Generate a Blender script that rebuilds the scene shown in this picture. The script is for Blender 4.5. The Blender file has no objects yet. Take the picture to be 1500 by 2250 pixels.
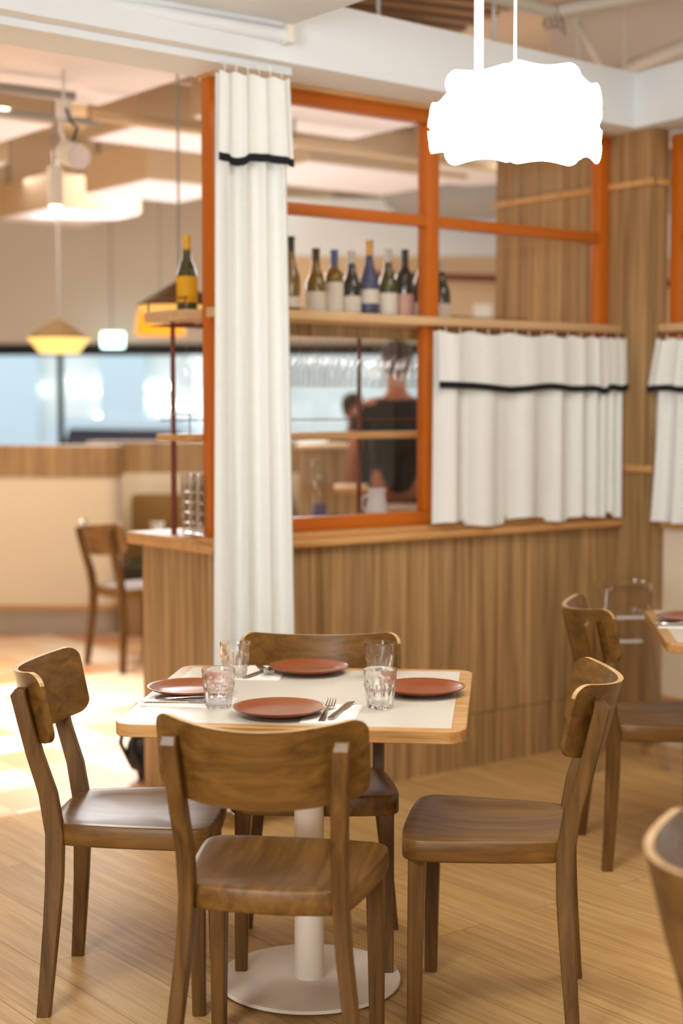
import bpy, bmesh, math, random
from mathutils import Vector, Matrix
R = math.radians
random.seed(7)
D = bpy.data
C = bpy.context.scene.collection

# ------------------------------------------------------------------ camera, world, light, exposure
sc = bpy.context.scene
CAM_H = 1.479
cam_d = D.cameras.new('camera'); cam = D.objects.new('camera', cam_d); C.objects.link(cam)
cam.location = (0, 0, CAM_H)
cam.rotation_euler = (R(90) - math.atan(230/3350), 0, 0)
cam_d.sensor_fit = 'HORIZONTAL'; cam_d.sensor_width = 24.0
cam_d.lens = 24.0*3350/1500
cam_d.dof.use_dof = True; cam_d.dof.focus_distance = 3.80; cam_d.dof.aperture_fstop = 1.7
cam_d.clip_start = 0.05
sc.camera = cam
sc.view_settings.view_transform = 'Standard'; sc.view_settings.look = 'None'
sc.view_settings.gamma = 1.0; sc.view_settings.exposure = 0.16; sc.view_settings.use_curve_mapping = False

w = D.worlds.new('world'); sc.world = w; w.use_nodes = True
w.node_tree.nodes['Background'].inputs[0].default_value = (0.90, 0.95, 0.98, 1)
w.node_tree.nodes['Background'].inputs[1].default_value = 2.6

def area(name, loc, size, power, col, rot=(0, 0, 0), sy=None, spread=None):
    l = D.lights.new(name, 'AREA'); l.energy = power; l.color = col; l.size = size
    if sy: l.shape = 'RECTANGLE'; l.size_y = sy
    if spread: l.spread = R(spread)
    o = D.objects.new(name, l); C.objects.link(o); o.location = loc; o.rotation_euler = rot
    return o
WARM = (1.0, 0.90, 0.72)
NEUT = (1.0, 0.98, 0.92)
WHITE = (0.97, 1.0, 1.03)
area('fill_front', (0.3, 1.2, 3.3), 1.6, 40, NEUT)  # unseen fill added over the dining room, no actual fixture
area('fill_table', (1.6, 4.2, 3.3), 1.2, 25, NEUT)  # added fill above the tables, not a lamp of the room
area('fill_behind', (-2.3, -1.6, 1.9), 2.0, 88, WHITE, (R(110), 0, R(-26)), None, 110)  # added fill behind the camera for beam, curtains and partition front
area('fill_left', (-2.6, 3.6, 2.9), 0.5, 10, WARM, (0, R(-30), 0))  # unseen area light added to bring light in from the left
area('ceiling_light_tiles', (-2.0, 7.1, 2.93), 0.8, 60, WARM, (0, 0, 0), None, 76)
area('fill_booth', (-1.9, 8.7, 2.93), 1.2, 33, WARM)  # added fill for the booth wall, stands for no seen lamp
area('fill_kitchen', (1.6, 9.5, 2.93), 1.4, 20, NEUT)  # weak fill added over the area behind the bar
area('fill_far', (-1.5, 12.6, 2.9), 2.0, 175, WHITE, (R(-35), 0, 0))  # added fill that brightens the far bulkhead wall
area('fill_hall_up', (-0.8, 9.4, 1.6), 3.0, 30, WHITE, (R(180), 0, 0))  # added upward fill for the raft undersides, not a real uplight
area('fill_dining_up', (-0.4, -0.8, 1.1), 1.8, 27, WHITE, (R(146), 0, R(-8)))  # added fill behind the camera, aimed up and forward
area('fill_right', (-1.2, 1.8, 3.2), 0.9, 12, WHITE, (R(35), 0, R(-35)), None, 90)  # added fill aimed at the pier and cream wall on the right
sc.cycles.transparent_max_bounces = 64

# ------------------------------------------------------------------ materials
def mat(name, col, rough=0.5, metal=0.0, spec=0.5, emit=None, estr=0.0, coat=0.0, bump=0.0, bscale=200, trans=0.0, ior=1.45, var=0.0, vscale=8):
    m = D.materials.new(name); m.use_nodes = True; nt = m.node_tree; b = nt.nodes['Principled BSDF']
    b.inputs['Base Color'].default_value = (*col, 1); b.inputs['Roughness'].default_value = rough
    b.inputs['Metallic'].default_value = metal; b.inputs['Specular IOR Level'].default_value = spec
    b.inputs['Coat Weight'].default_value = coat; b.inputs['Coat Roughness'].default_value = 0.15
    b.inputs['Transmission Weight'].default_value = trans; b.inputs['IOR'].default_value = ior
    if emit: b.inputs['Emission Color'].default_value = (*emit, 1); b.inputs['Emission Strength'].default_value = estr
    tc = nt.nodes.new('ShaderNodeTexCoord')
    if bump:
        n = nt.nodes.new('ShaderNodeTexNoise'); n.inputs['Scale'].default_value = bscale
        nt.links.new(tc.outputs['Object'], n.inputs['Vector'])
        bp = nt.nodes.new('ShaderNodeBump'); bp.inputs['Strength'].default_value = bump; bp.inputs['Distance'].default_value = 0.002
        nt.links.new(n.outputs['Fac'], bp.inputs['Height']); nt.links.new(bp.outputs['Normal'], b.inputs['Normal'])
    if var:
        n = nt.nodes.new('ShaderNodeTexNoise'); n.inputs['Scale'].default_value = vscale
        nt.links.new(tc.outputs['Object'], n.inputs['Vector'])
        mx = nt.nodes.new('ShaderNodeMix'); mx.data_type = 'RGBA'
        mx.inputs[6].default_value = (*[c*(1-var) for c in col], 1); mx.inputs[7].default_value = (*[min(1, c*(1+var)) for c in col], 1)
        nt.links.new(n.outputs['Fac'], mx.inputs[0]); nt.links.new(mx.outputs[2], b.inputs['Base Color'])
    return m

def wood(name, dark, light, grain=(1, 14, 14), scale=3.0, rough=0.4, coat=0.0, rot=0.0, contrast=(0.3, 0.7), bump=0.05, board=None):
    """streaky wood; grain = coordinate scaling (small along the grain)"""
    m = D.materials.new(name); m.use_nodes = True; nt = m.node_tree; L = nt.links; b = nt.nodes['Principled BSDF']
    b.inputs['Roughness'].default_value = rough; b.inputs['Coat Weight'].default_value = coat; b.inputs['Coat Roughness'].default_value = 0.22
    tc = nt.nodes.new('ShaderNodeTexCoord'); mp = nt.nodes.new('ShaderNodeMapping')
    mp.inputs['Scale'].default_value = grain; mp.inputs['Rotation'].default_value = (0, 0, rot)
    # random shift for each object so that no two look the same
    oi = nt.nodes.new('ShaderNodeObjectInfo'); ml = nt.nodes.new('ShaderNodeMath'); ml.operation = 'MULTIPLY'; ml.inputs[1].default_value = 37.0
    L.new(oi.outputs['Random'], ml.inputs[0])
    ad = nt.nodes.new('ShaderNodeVectorMath'); ad.operation = 'ADD'
    L.new(tc.outputs['Object'], mp.inputs['Vector']); L.new(mp.outputs['Vector'], ad.inputs[0]); L.new(ml.outputs[0], ad.inputs[1])
    n1 = nt.nodes.new('ShaderNodeTexNoise'); n1.inputs['Scale'].default_value = scale; n1.inputs['Detail'].default_value = 6; n1.inputs['Distortion'].default_value = 0.6
    n2 = nt.nodes.new('ShaderNodeTexNoise'); n2.inputs['Scale'].default_value = scale*7; n2.inputs['Detail'].default_value = 4
    L.new(ad.outputs[0], n1.inputs['Vector']); L.new(ad.outputs[0], n2.inputs['Vector'])
    a = nt.nodes.new('ShaderNodeMath'); a.operation = 'MULTIPLY_ADD'; a.inputs[1].default_value = 0.25
    L.new(n2.outputs['Fac'], a.inputs[0]); L.new(n1.outputs['Fac'], a.inputs[2])
    cr = nt.nodes.new('ShaderNodeValToRGB'); cr.color_ramp.elements[0].position = contrast[0]+0.12; cr.color_ramp.elements[1].position = contrast[1]+0.12
    cr.color_ramp.elements[0].color = (*dark, 1); cr.color_ramp.elements[1].color = (*light, 1)
    L.new(a.outputs[0], cr.inputs['Fac'])
    out = cr.outputs['Color']
    if board:   # boards of slightly different tone: (axis index, width)
        sx = nt.nodes.new('ShaderNodeSeparateXYZ'); L.new(tc.outputs['Object'], sx.inputs[0])
        dv = nt.nodes.new('ShaderNodeMath'); dv.operation = 'DIVIDE'; dv.inputs[1].default_value = board[1]; L.new(sx.outputs[board[0]], dv.inputs[0])
        fl = nt.nodes.new('ShaderNodeMath'); fl.operation = 'FLOOR'; L.new(dv.outputs[0], fl.inputs[0])
        wn = nt.nodes.new('ShaderNodeTexWhiteNoise'); wn.noise_dimensions = '1D'; L.new(fl.outputs[0], wn.inputs['W'])
        mr = nt.nodes.new('ShaderNodeMapRange'); mr.inputs['To Min'].default_value = 0.90; mr.inputs['To Max'].default_value = 1.08
        L.new(wn.outputs['Value'], mr.inputs['Value'])
        mm = nt.nodes.new('ShaderNodeVectorMath'); mm.operation = 'SCALE'; L.new(out, mm.inputs[0]); L.new(mr.outputs[0], mm.inputs['Scale'])
        out = mm.outputs[0]
    L.new(out, b.inputs['Base Color'])
    if bump:
        bp = nt.nodes.new('ShaderNodeBump'); bp.inputs['Strength'].default_value = bump; bp.inputs['Distance'].default_value = 0.001
        L.new(n2.outputs['Fac'], bp.inputs['Height']); L.new(bp.outputs['Normal'], b.inputs['Normal'])
    return m

def glassy(name, col=(1, 1, 1), rough=0.0, ior=1.45):
    m = D.materials.new(name); m.use_nodes = True; nt = m.node_tree
    b = nt.nodes['Principled BSDF']; b.inputs['Base Color'].default_value = (*col, 1); b.inputs['Roughness'].default_value = rough
    b.inputs['Transmission Weight'].default_value = 1.0; b.inputs['IOR'].default_value = ior
    return m

def pane(name, tint=(0.96, 0.97, 0.96), refl=1.0, ior=1.5):
    m = D.materials.new(name); m.use_nodes = True; nt = m.node_tree; nt.nodes.clear()
    o = nt.nodes.new('ShaderNodeOutputMaterial'); mx = nt.nodes.new('ShaderNodeMixShader')
    t = nt.nodes.new('ShaderNodeBsdfTransparent'); t.inputs[0].default_value = (*tint, 1)
    g = nt.nodes.new('ShaderNodeBsdfGlossy'); g.inputs['Roughness'].default_value = 0.0; g.inputs[0].default_value = (1, 1, 1, 1)
    f = nt.nodes.new('ShaderNodeFresnel'); f.inputs['IOR'].default_value = ior
    ml = nt.nodes.new('ShaderNodeMath'); ml.operation = 'MULTIPLY'; ml.inputs[1].default_value = refl; ml.use_clamp = True
    ge = nt.nodes.new('ShaderNodeNewGeometry'); iv = nt.nodes.new('ShaderNodeMath'); iv.operation = 'SUBTRACT'; iv.inputs[0].default_value = 1.0
    m2 = nt.nodes.new('ShaderNodeMath'); m2.operation = 'MULTIPLY'
    nt.links.new(ge.outputs['Backfacing'], iv.inputs[1]); nt.links.new(f.outputs[0], ml.inputs[0])
    nt.links.new(ml.outputs[0], m2.inputs[0]); nt.links.new(iv.outputs[0], m2.inputs[1]); nt.links.new(m2.outputs[0], mx.inputs[0])
    nt.links.new(t.outputs[0], mx.inputs[1]); nt.links.new(g.outputs[0], mx.inputs[2]); nt.links.new(mx.outputs[0], o.inputs[0])
    return m

def s(r, g, b):   # sRGB 0-255 to linear
    f = lambda v: (v/255/12.92) if v/255 <= 0.04045 else ((v/255+0.055)/1.055)**2.4
    return (f(r), f(g), f(b))

M = {}
M['chair'] = wood('beech_stain', s(76, 49, 15), s(128, 90, 40), (1.2, 16, 16), 2.2, 0.34, 0.35, contrast=(0.25, 0.75))
M['chair_y'] = wood('beech_stain_lengthwise', s(82, 53, 18), s(128, 90, 40), (16, 1.2, 16), 2.2, 0.40, 0.18, contrast=(0.25, 0.75))
M['chair_z'] = wood('beech_stain_upright', s(68, 44, 15), s(120, 84, 38), (16, 16, 1.2), 2.5, 0.42, 0.15, contrast=(0.25, 0.75))
for _k in ('chair', 'chair_y', 'chair_z'): M[_k].node_tree.nodes['Principled BSDF'].inputs['Specular IOR Level'].default_value = 0.3
M['ply'] = wood('plywood_edge', s(176, 138, 90), s(206, 170, 120), (2, 2, 60), 3, 0.45, 0.2)
M['foot'] = mat('leg_tip', s(40, 28, 18), 0.6)
M['oak'] = wood('oak_edge', s(158, 112, 54), s(200, 154, 92), (2, 30, 30), 2.5, 0.42, 0.15)
M['oak_y'] = wood('oak_border', s(180, 138, 88), s(216, 176, 124), (20, 20, 20), 1.2, 0.42, 0.15)
M['laminate'] = mat('cream_laminate', s(198, 192, 178), 0.42, coat=0.1, bump=0.1, bscale=60)
M['wall_wood'] = wood('walnut_laminate', s(116, 82, 44), s(186, 151, 102), (12, 12, 0.35), 3.0, 0.5, 0.0, contrast=(0.27, 0.68), board=(0, 0.145))
M['trim_wood'] = wood('oak_trim', s(186, 134, 76), s(214, 164, 104), (1.2, 22, 22), 2.0, 0.45)
M['shelf_wood'] = wood('oak_shelf', s(196, 158, 112), s(216, 180, 134), (1.2, 22, 22), 2.0, 0.5)
M['rust'] = mat('rust_orange_paint', s(192, 99, 10), 0.42, coat=0.15, var=0.06)
M['rust_dark'] = mat('dark_rust_metal', s(112, 40, 16), 0.4)
M['white'] = mat('white_paint', s(228, 234, 238), 0.6)
M['cream'] = mat('cream_paint', s(230, 216, 192), 0.7, var=0.02, vscale=3)
M['tan'] = mat('tan_paint', s(214, 186, 150), 0.75)
M['greige'] = mat('greige_paint', s(220, 214, 206), 0.75)
M['ceil'] = mat('ceiling_paint', s(196, 172, 142), 0.8)
M['raft'] = mat('raft_white', s(238, 228, 226), 0.7)
M['black'] = mat('black_metal', s(16, 17, 20), 0.5)
M['grey'] = mat('grey_paint', s(150, 146, 140), 0.6)
M['plate'] = mat('terracotta_glaze', s(134, 65, 20), 0.32, coat=0.35, bump=0.35, bscale=420, var=0.08, vscale=150)
M['steel'] = mat('stainless_steel', s(190, 186, 180), 0.22, metal=1.0)
M['napkin'] = mat('white_napkin', s(236, 230, 222), 0.85, bump=0.2, bscale=120)
M['curtain'] = mat('cream_linen', s(228, 230, 226), 0.9, bump=0.5, bscale=260, var=0.03, vscale=40)
M['band'] = mat('black_ribbon', s(14, 18, 20), 0.85)
M['tglass'] = glassy('tumbler_glass', (1, 1, 1), ior=1.42)
_m = M['tglass']; _nt = _m.node_tree; _b = _nt.nodes['Principled BSDF']; _o = [n for n in _nt.nodes if n.type == 'OUTPUT_MATERIAL'][0]
_t = _nt.nodes.new('ShaderNodeBsdfTransparent'); _x = _nt.nodes.new('ShaderNodeMixShader'); _x.inputs[0].default_value = 0.86
_nt.links.new(_t.outputs[0], _x.inputs[1]); _nt.links.new(_b.outputs[0], _x.inputs[2]); _nt.links.new(_x.outputs[0], _o.inputs[0])
M['wglass'] = pane('thin_glass', (0.97, 0.97, 0.97), 1.0)
M['pane'] = pane('window_glass', (0.97, 0.97, 0.96), 1.0)
M['acryl'] = pane('clear_acrylic', (0.90, 0.89, 0.88), 4.0, 1.45)
M['lamp'] = mat('glowing_shade', (1, 1, 1), 0.5, emit=(1.0, 0.96, 0.90), estr=7.0)
M['table_base'] = mat('white_powder_coat', s(236, 224, 206), 0.5, bump=0.05)
M['green_glass'] = mat('green_bottle_glass', s(66, 68, 22), 0.08, coat=0.8)
M['amber_glass'] = mat('amber_bottle_glass', s(122, 96, 22), 0.08, coat=0.8)
M['dark_glass'] = mat('dark_bottle_glass', s(26, 28, 22), 0.08, coat=0.8)
M['label'] = mat('white_label', s(232, 226, 216), 0.7)
M['label_y'] = mat('yellow_label', s(226, 168, 20), 0.7)
M['label_p'] = mat('pink_label', s(214, 168, 158), 0.7)
M['foil_b'] = mat('blue_foil', s(74, 92, 150), 0.35)
M['blue_body'] = mat('blue_bottle', s(72, 78, 116), 0.3)
M['foil_y'] = mat('yellow_foil', s(226, 170, 30), 0.35)
M['foil_g'] = mat('gold_foil', s(214, 160, 80), 0.3, metal=0.3)
M['foil_w'] = mat('silver_foil', s(200, 198, 190), 0.35)
M['foil_k'] = mat('black_foil', s(22, 18, 16), 0.35)
M['foil_n'] = mat('brown_foil', s(72, 44, 30), 0.35)
M['olive'] = mat('olive_upholstery', s(140, 108, 56), 0.85, bump=0.2)
M['olive_dark'] = mat('dark_olive_upholstery', s(54, 44, 26), 0.85)
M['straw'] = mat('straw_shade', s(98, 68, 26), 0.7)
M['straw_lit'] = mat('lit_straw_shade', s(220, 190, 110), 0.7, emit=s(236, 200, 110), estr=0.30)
M['bulb'] = mat('lamp_bulb', (1, 1, 1), 0.5, emit=(1.0, 0.86, 0.6), estr=6)
M['orange'] = mat('orange_shade', s(240, 150, 30), 0.7, emit=s(250, 150, 26), estr=0.8)
M['plinth'] = mat('plinth_tile', s(178, 166, 150), 0.5, var=0.15, vscale=5)
M['skin'] = mat('skin', s(176, 112, 86), 0.6)
M['skin2'] = mat('skin_ruddy', s(140, 84, 62), 0.6)
M['tee'] = mat('black_cotton', s(16, 17, 19), 0.9)
M['denim'] = mat('dark_trousers', s(26, 26, 32), 0.9)
M['hair'] = mat('dark_hair', s(44, 30, 22), 0.8)
M['bag'] = mat('black_nylon', s(22, 22, 28), 0.7)
M['car'] = mat('pale_car_paint', s(196, 214, 226), 0.3, coat=0.5)
M['car_glass'] = mat('dark_car_glass', s(40, 46, 62), 0.2)
M['facade'] = mat('street_facade', s(205, 212, 210), 0.8, var=0.1, vscale=1.5)
M['facade2'] = mat('street_pillar', s(178, 196, 204), 0.8)
M['road'] = mat('asphalt', s(70, 78, 92), 0.9)
M['bokeh'] = mat('street_light_glow', (1, 1, 1), 0.5, emit=(1, 0.98, 0.92), estr=24)
M['exit'] = mat('lit_green_sign', s(120, 230, 190), 0.5, emit=(0.62, 1.0, 0.86), estr=5)
M['exit_w'] = mat('lit_white_sign', (1, 1, 1), 0.5, emit=(0.9, 1.0, 0.97), estr=6)
M['pipe'] = mat('painted_pipe', s(226, 220, 208), 0.5)
M['brown'] = mat('brown_decking', s(150, 116, 84), 0.7)

# plank floor
def plank_mat():
    m = D.materials.new('oak_planks'); m.use_nodes = True; nt = m.node_tree; L = nt.links; b = nt.nodes['Principled BSDF']
    b.inputs['Roughness'].default_value = 0.5; b.inputs['Specular IOR Level'].default_value = 0.2
    tc = nt.nodes.new('ShaderNodeTexCoord'); mp = nt.nodes.new('ShaderNodeMapping'); mp.inputs['Rotation'].default_value = (0, 0, R(51.5))
    mp.inputs['Location'].default_value = (0.4, 0.06, 0)
    L.new(tc.outputs['Object'], mp.inputs['Vector'])
    br = nt.nodes.new('ShaderNodeTexBrick'); br.offset = 0.37; br.offset_frequency = 2
    for k, v in (('Scale', 1.0), ('Mortar Size', 0.0014), ('Mortar Smooth', 0.3), ('Bias', 0.0), ('Brick Width', 1.35), ('Row Height', 0.19)): br.inputs[k].default_value = v
    br.inputs['Color1'].default_value = (0, 0, 0, 1); br.inputs['Color2'].default_value = (1, 1, 1, 1); br.inputs['Mortar'].default_value = (0.5, 0.5, 0.5, 1)
    L.new(mp.outputs[0], br.inputs['Vector'])
    sc_ = nt.nodes.new('ShaderNodeVectorMath'); sc_.operation = 'MULTIPLY'; sc_.inputs[1].default_value = (1.3, 30, 1)
    L.new(mp.outputs[0], sc_.inputs[0])
    of = nt.nodes.new('ShaderNodeVectorMath'); of.operation = 'MULTIPLY_ADD'; of.inputs[1].default_value = (9, 9, 9)
    L.new(br.outputs['Color'], of.inputs[0]); L.new(sc_.outputs[0], of.inputs[2])
    n1 = nt.nodes.new('ShaderNodeTexNoise'); n1.inputs['Scale'].default_value = 1.6; n1.inputs['Detail'].default_value = 5; n1.inputs['Distortion'].default_value = 0.9
    n2 = nt.nodes.new('ShaderNodeTexNoise'); n2.inputs['Scale'].default_value = 14; n2.inputs['Detail'].default_value = 3
    L.new(of.outputs[0], n1.inputs['Vector']); L.new(of.outputs[0], n2.inputs['Vector'])
    a = nt.nodes.new('ShaderNodeMath'); a.operation = 'MULTIPLY_ADD'; a.inputs[1].default_value = 0.3; L.new(n2.outputs['Fac'], a.inputs[0]); L.new(n1.outputs['Fac'], a.inputs[2])
    cr = nt.nodes.new('ShaderNodeValToRGB'); cr.color_ramp.elements[0].position = 0.40; cr.color_ramp.elements[1].position = 0.85
    cr.color_ramp.elements[0].color = (*s(172, 133, 82), 1); cr.color_ramp.elements[1].color = (*s(204, 168, 112), 1)
    L.new(a.outputs[0], cr.inputs['Fac'])
    mr = nt.nodes.new('ShaderNodeMapRange'); mr.inputs['To Min'].default_value = 0.90; mr.inputs['To Max'].default_value = 1.06; L.new(br.outputs['Color'], mr.inputs['Value'])
    mm = nt.nodes.new('ShaderNodeVectorMath'); mm.operation = 'SCALE'; L.new(cr.outputs[0], mm.inputs[0]); L.new(mr.outputs[0], mm.inputs['Scale'])
    mx = nt.nodes.new('ShaderNodeMix'); mx.data_type = 'RGBA'; mx.inputs[7].default_value = (*s(126, 90, 52), 1)
    L.new(br.outputs['Fac'], mx.inputs[0]); L.new(mm.outputs[0], mx.inputs[6]); L.new(mx.outputs[2], b.inputs['Base Color'])
    return m
M['planks'] = plank_mat()

def tile_mat(size, rot, name, cols, rough=0.35, grout=s(214, 190, 160)):
    m = D.materials.new(name); m.use_nodes = True; nt = m.node_tree; L = nt.links; b = nt.nodes['Principled BSDF']
    b.inputs['Roughness'].default_value = rough
    tc = nt.nodes.new('ShaderNodeTexCoord'); mp = nt.nodes.new('ShaderNodeMapping'); mp.inputs['Rotation'].default_value = (0, 0, rot)
    mp.inputs['Scale'].default_value = (1/size, 1/size, 1/size); L.new(tc.outputs['Object'], mp.inputs['Vector'])
    fl = nt.nodes.new('ShaderNodeVectorMath'); fl.operation = 'FLOOR'; L.new(mp.outputs[0], fl.inputs[0])
    wn = nt.nodes.new('ShaderNodeTexWhiteNoise'); wn.noise_dimensions = '2D'; L.new(fl.outputs[0], wn.inputs['Vector'])
    cr = nt.nodes.new('ShaderNodeValToRGB'); cr.color_ramp.interpolation = 'CONSTANT'
    e = cr.color_ramp.elements; e[0].color = (*cols[0], 1); e[1].position = 1/len(cols); e[1].color = (*cols[1], 1)
    for i in range(2, len(cols)): q = e.new(i/len(cols)); q.color = (*cols[i], 1)
    L.new(wn.outputs['Value'], cr.inputs['Fac'])
    br = nt.nodes.new('ShaderNodeTexBrick'); br.offset = 0
    for k, v in (('Scale', 1.0), ('Mortar Size', 0.01), ('Brick Width', 1.0), ('Row Height', 1.0)): br.inputs[k].default_value = v
    L.new(mp.outputs[0], br.inputs['Vector'])
    mx = nt.nodes.new('ShaderNodeMix'); mx.data_type = 'RGBA'; mx.inputs[7].default_value = (*grout, 1)
    L.new(br.outputs['Fac'], mx.inputs[0]); L.new(cr.outputs[0], mx.inputs[6]); L.new(mx.outputs[2], b.inputs['Base Color'])
    return m
M['tiles'] = tile_mat(0.30, -R(37.5), 'terracotta_and_cream_tiles', [s(240, 222, 196), s(206, 150, 108), s(236, 206, 172), s(222, 178, 136), s(244, 228, 206)])

# ------------------------------------------------------------------ mesh helpers
def link(name, bm, m, parent=None, smooth=True, ang=35):
    me = D.meshes.new(name); bmesh.ops.recalc_face_normals(bm, faces=bm.faces); bm.to_mesh(me); bm.free()
    for x in (m if isinstance(m, (list, tuple)) else [m]): me.materials.append(x)
    if smooth:
        me.polygons.foreach_set('use_smooth', [True]*len(me.polygons)); me.set_sharp_from_angle(angle=R(ang))
    o = D.objects.new(name, me); C.objects.link(o)
    if parent: o.parent = parent
    return o
def BM(): return bmesh.new()
def box(bm, lo, hi, mtx=None, bev=0.0, seg=2):
    lo, hi = Vector(lo), Vector(hi)
    r = bmesh.ops.create_cube(bm, size=1.0)
    vs = r['verts']
    for v in vs:
        v.co = Vector([(lo[i]+hi[i])/2 + v.co[i]*(hi[i]-lo[i]) for i in range(3)])
    if bev:
        es = list({e for v in vs for e in v.link_edges})
        rr = bmesh.ops.bevel(bm, geom=es, offset=bev, segments=seg, affect='EDGES', profile=0.5)
        vs = list({v for v in rr['verts']} | {v for v in vs if v.is_valid})
    if mtx is not None:
        for v in vs: v.co = mtx @ v.co
    return vs
def ring(n, r, z, f=None):
    return [Vector((math.cos(2*math.pi*i/n)*r*(f(2*math.pi*i/n) if f else 1), math.sin(2*math.pi*i/n)*r*(f(2*math.pi*i/n) if f else 1), z)) for i in range(n)]
def loft(bm, rings, caps=True, closed=True, mi=0):
    V = [[bm.verts.new(p) for p in r] for r in rings]
    n = len(V[0]); F = []
    for a, b in zip(V[:-1], V[1:]):
        for i in range(n if closed else n-1):
            j = (i+1) % n
            try: F.append(bm.faces.new((a[i], a[j], b[j], b[i])))
            except ValueError: pass
    if caps:
        F.append(bm.faces.new(V[0][::-1])); F.append(bm.faces.new(V[-1]))
    for f_ in F: f_.material_index = mi
    return V
def lathe(bm, prof, n=32, off=(0, 0, 0), mi=0, caps=False, mtx=None):
    rs = []
    for r, z in prof:
        rs.append([(Vector(p)+Vector(off)) if mtx is None else mtx @ Vector(p) for p in ring(n, max(r, 0.0004), z)])
    return loft(bm, rs, caps=caps, mi=mi)
def tube(bm, pts, r, n=10, caps=True, mi=0):
    pts = [Vector(p) for p in pts]; rs = []
    up = None
    for i, p in enumerate(pts):
        d = (pts[min(i+1, len(pts)-1)]-pts[max(i-1, 0)]).normalized()
        if up is None:
            up = Vector((0, 0, 1)) if abs(d.z) < 0.9 else Vector((1, 0, 0))
        x = d.cross(up).normalized(); y = x.cross(d).normalized(); up = y
        rr = r[i] if isinstance(r, (list, tuple)) else r
        rs.append([p + (x*math.cos(2*math.pi*k/n)+y*math.sin(2*math.pi*k/n))*rr for k in range(n)])
    return loft(bm, rs, caps=caps, mi=mi)
def prism(bm, poly, z0, z1, mi=0):
    return loft(bm, [[Vector((p[0], p[1], z0)) for p in poly], [Vector((p[0], p[1], z1)) for p in poly]], mi=mi)
def rrect(hx, hy, r, k=6, cx=0, cy=0):
    P = []
    for sx, sy, a0 in ((1, 1, 0), (-1, 1, 90), (-1, -1, 180), (1, -1, 270)):
        for i in range(k+1):
            a = R(a0+90*i/k); P.append((cx+sx*(hx-r)+r*math.cos(a), cy+sy*(hy-r)+r*math.sin(a)))
    return P
def empty(name, loc, rz=0, label=None, cat=None, group=None):
    o = D.objects.new(name, None); C.objects.link(o); o.location = loc; o.rotation_euler = (0, 0, rz)
    o.empty_display_size = 0.05
    return tag(o, label, cat, group)
def tag(o, label=None, cat=None, group=None, kind=None):
    if label: o['label'] = label
    if cat: o['category'] = cat
    if group: o['group'] = group
    if kind: o['kind'] = kind
    return o
def struct(name, bm, m, label, smooth=False, ang=35):
    o = link(name, bm, m, smooth=smooth, ang=ang); return tag(o, label, name.split('_')[0], kind='structure')
def dup(o, loc, rz, label, group=None, scale=None):
    r_ = o.copy(); C.objects.link(r_); r_.location = loc; r_.rotation_euler = (0, 0, rz); r_['label'] = label
    if group: r_['group'] = group
    if scale: r_.scale = scale
    def rec(a, b):
        for ch in list(a.children):
            c_ = ch.copy(); C.objects.link(c_); c_.parent = b; rec(ch, c_)
    rec(o, r_)
    return r_

# partition frame: s runs along the partition, t goes away from the dining side
PHI = R(37.5); O0 = Vector((-0.450, 5.441, 0)); U = Vector((math.cos(PHI), math.sin(PHI), 0)); N = Vector((-math.sin(PHI), math.cos(PHI), 0))
def W(s_, t_, z=0): return O0 + U*s_ + N*t_ + Vector((0, 0, z))
WM = Matrix.Translation(O0) @ Matrix.Rotation(PHI, 4, 'Z')
def wobj(name, bm, m, parent=None, smooth=False, ang=35):
    """mesh built in partition coordinates"""
    o = link(name, bm, m, parent, smooth, ang)
    if parent is None: o.matrix_world = WM
    return o
def wbox(name, lo, hi, m, parent=None, bev=0.0):
    bm = BM(); box(bm, lo, hi, None, bev); return wobj(name, bm, m, parent, smooth=bev > 0)
def wstruct(name, boxes, m, label, bev=0.0, kind='structure'):
    bm = BM()
    for lo, hi in boxes: box(bm, lo, hi, None, bev)
    o = wobj(name, bm, m, None, smooth=bev > 0); return tag(o, label, name.split('_')[0], kind=kind)

# ------------------------------------------------------------------ the setting
bm = BM()   # plank floor, up to the tile edge
b0, b1 = Vector((-1.235, 5.42, 0)), W(0.0, 0.52)
d_ = (b1-b0).normalized()
fl = [b0 - d_*6, b1, W(0.0, -0.0), W(6, -0.0), (7, -3), (-6, -3)]
fl = [(-6, -3), (7, -3), tuple(W(7, 0.6))[:2], tuple(W(0.25, 0.3))[:2], tuple(b1)[:2], tuple(b0-d_*6.2)[:2]]
prism(bm, fl[:], -0.05, 0.0)
struct('floor', bm, M['planks'], 'pale oak plank floor of the dining room')
bm = BM()
tl = [tuple(b0-d_*6.2)[:2], tuple(b1)[:2], tuple(W(0.25, 0.3))[:2], tuple(W(7, 0.6))[:2], (7, 16.4), (-6, 16.4)]
prism(bm, tl, -0.05, -0.001)
struct('floor', bm, M['tiles'], 'terracotta, peach and cream square tile floor beyond the partition')

# shell
bm = BM(); box(bm, (-6, -3.1, -0.05), (7, -3.0, 3.8)); struct('wall_back', bm, M['cream'], 'cream wall of the dining room behind the viewer')
bm = BM(); box(bm, (-6.1, -3, -0.05), (-6, 16.5, 3.8)); struct('wall_left', bm, M['cream'], 'cream wall at the far left of the hall')
bm = BM(); box(bm, (7, -3, -0.05), (7.1, 16.5, 3.8)); struct('wall_right', bm, M['cream'], 'cream wall at the far right')
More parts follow.
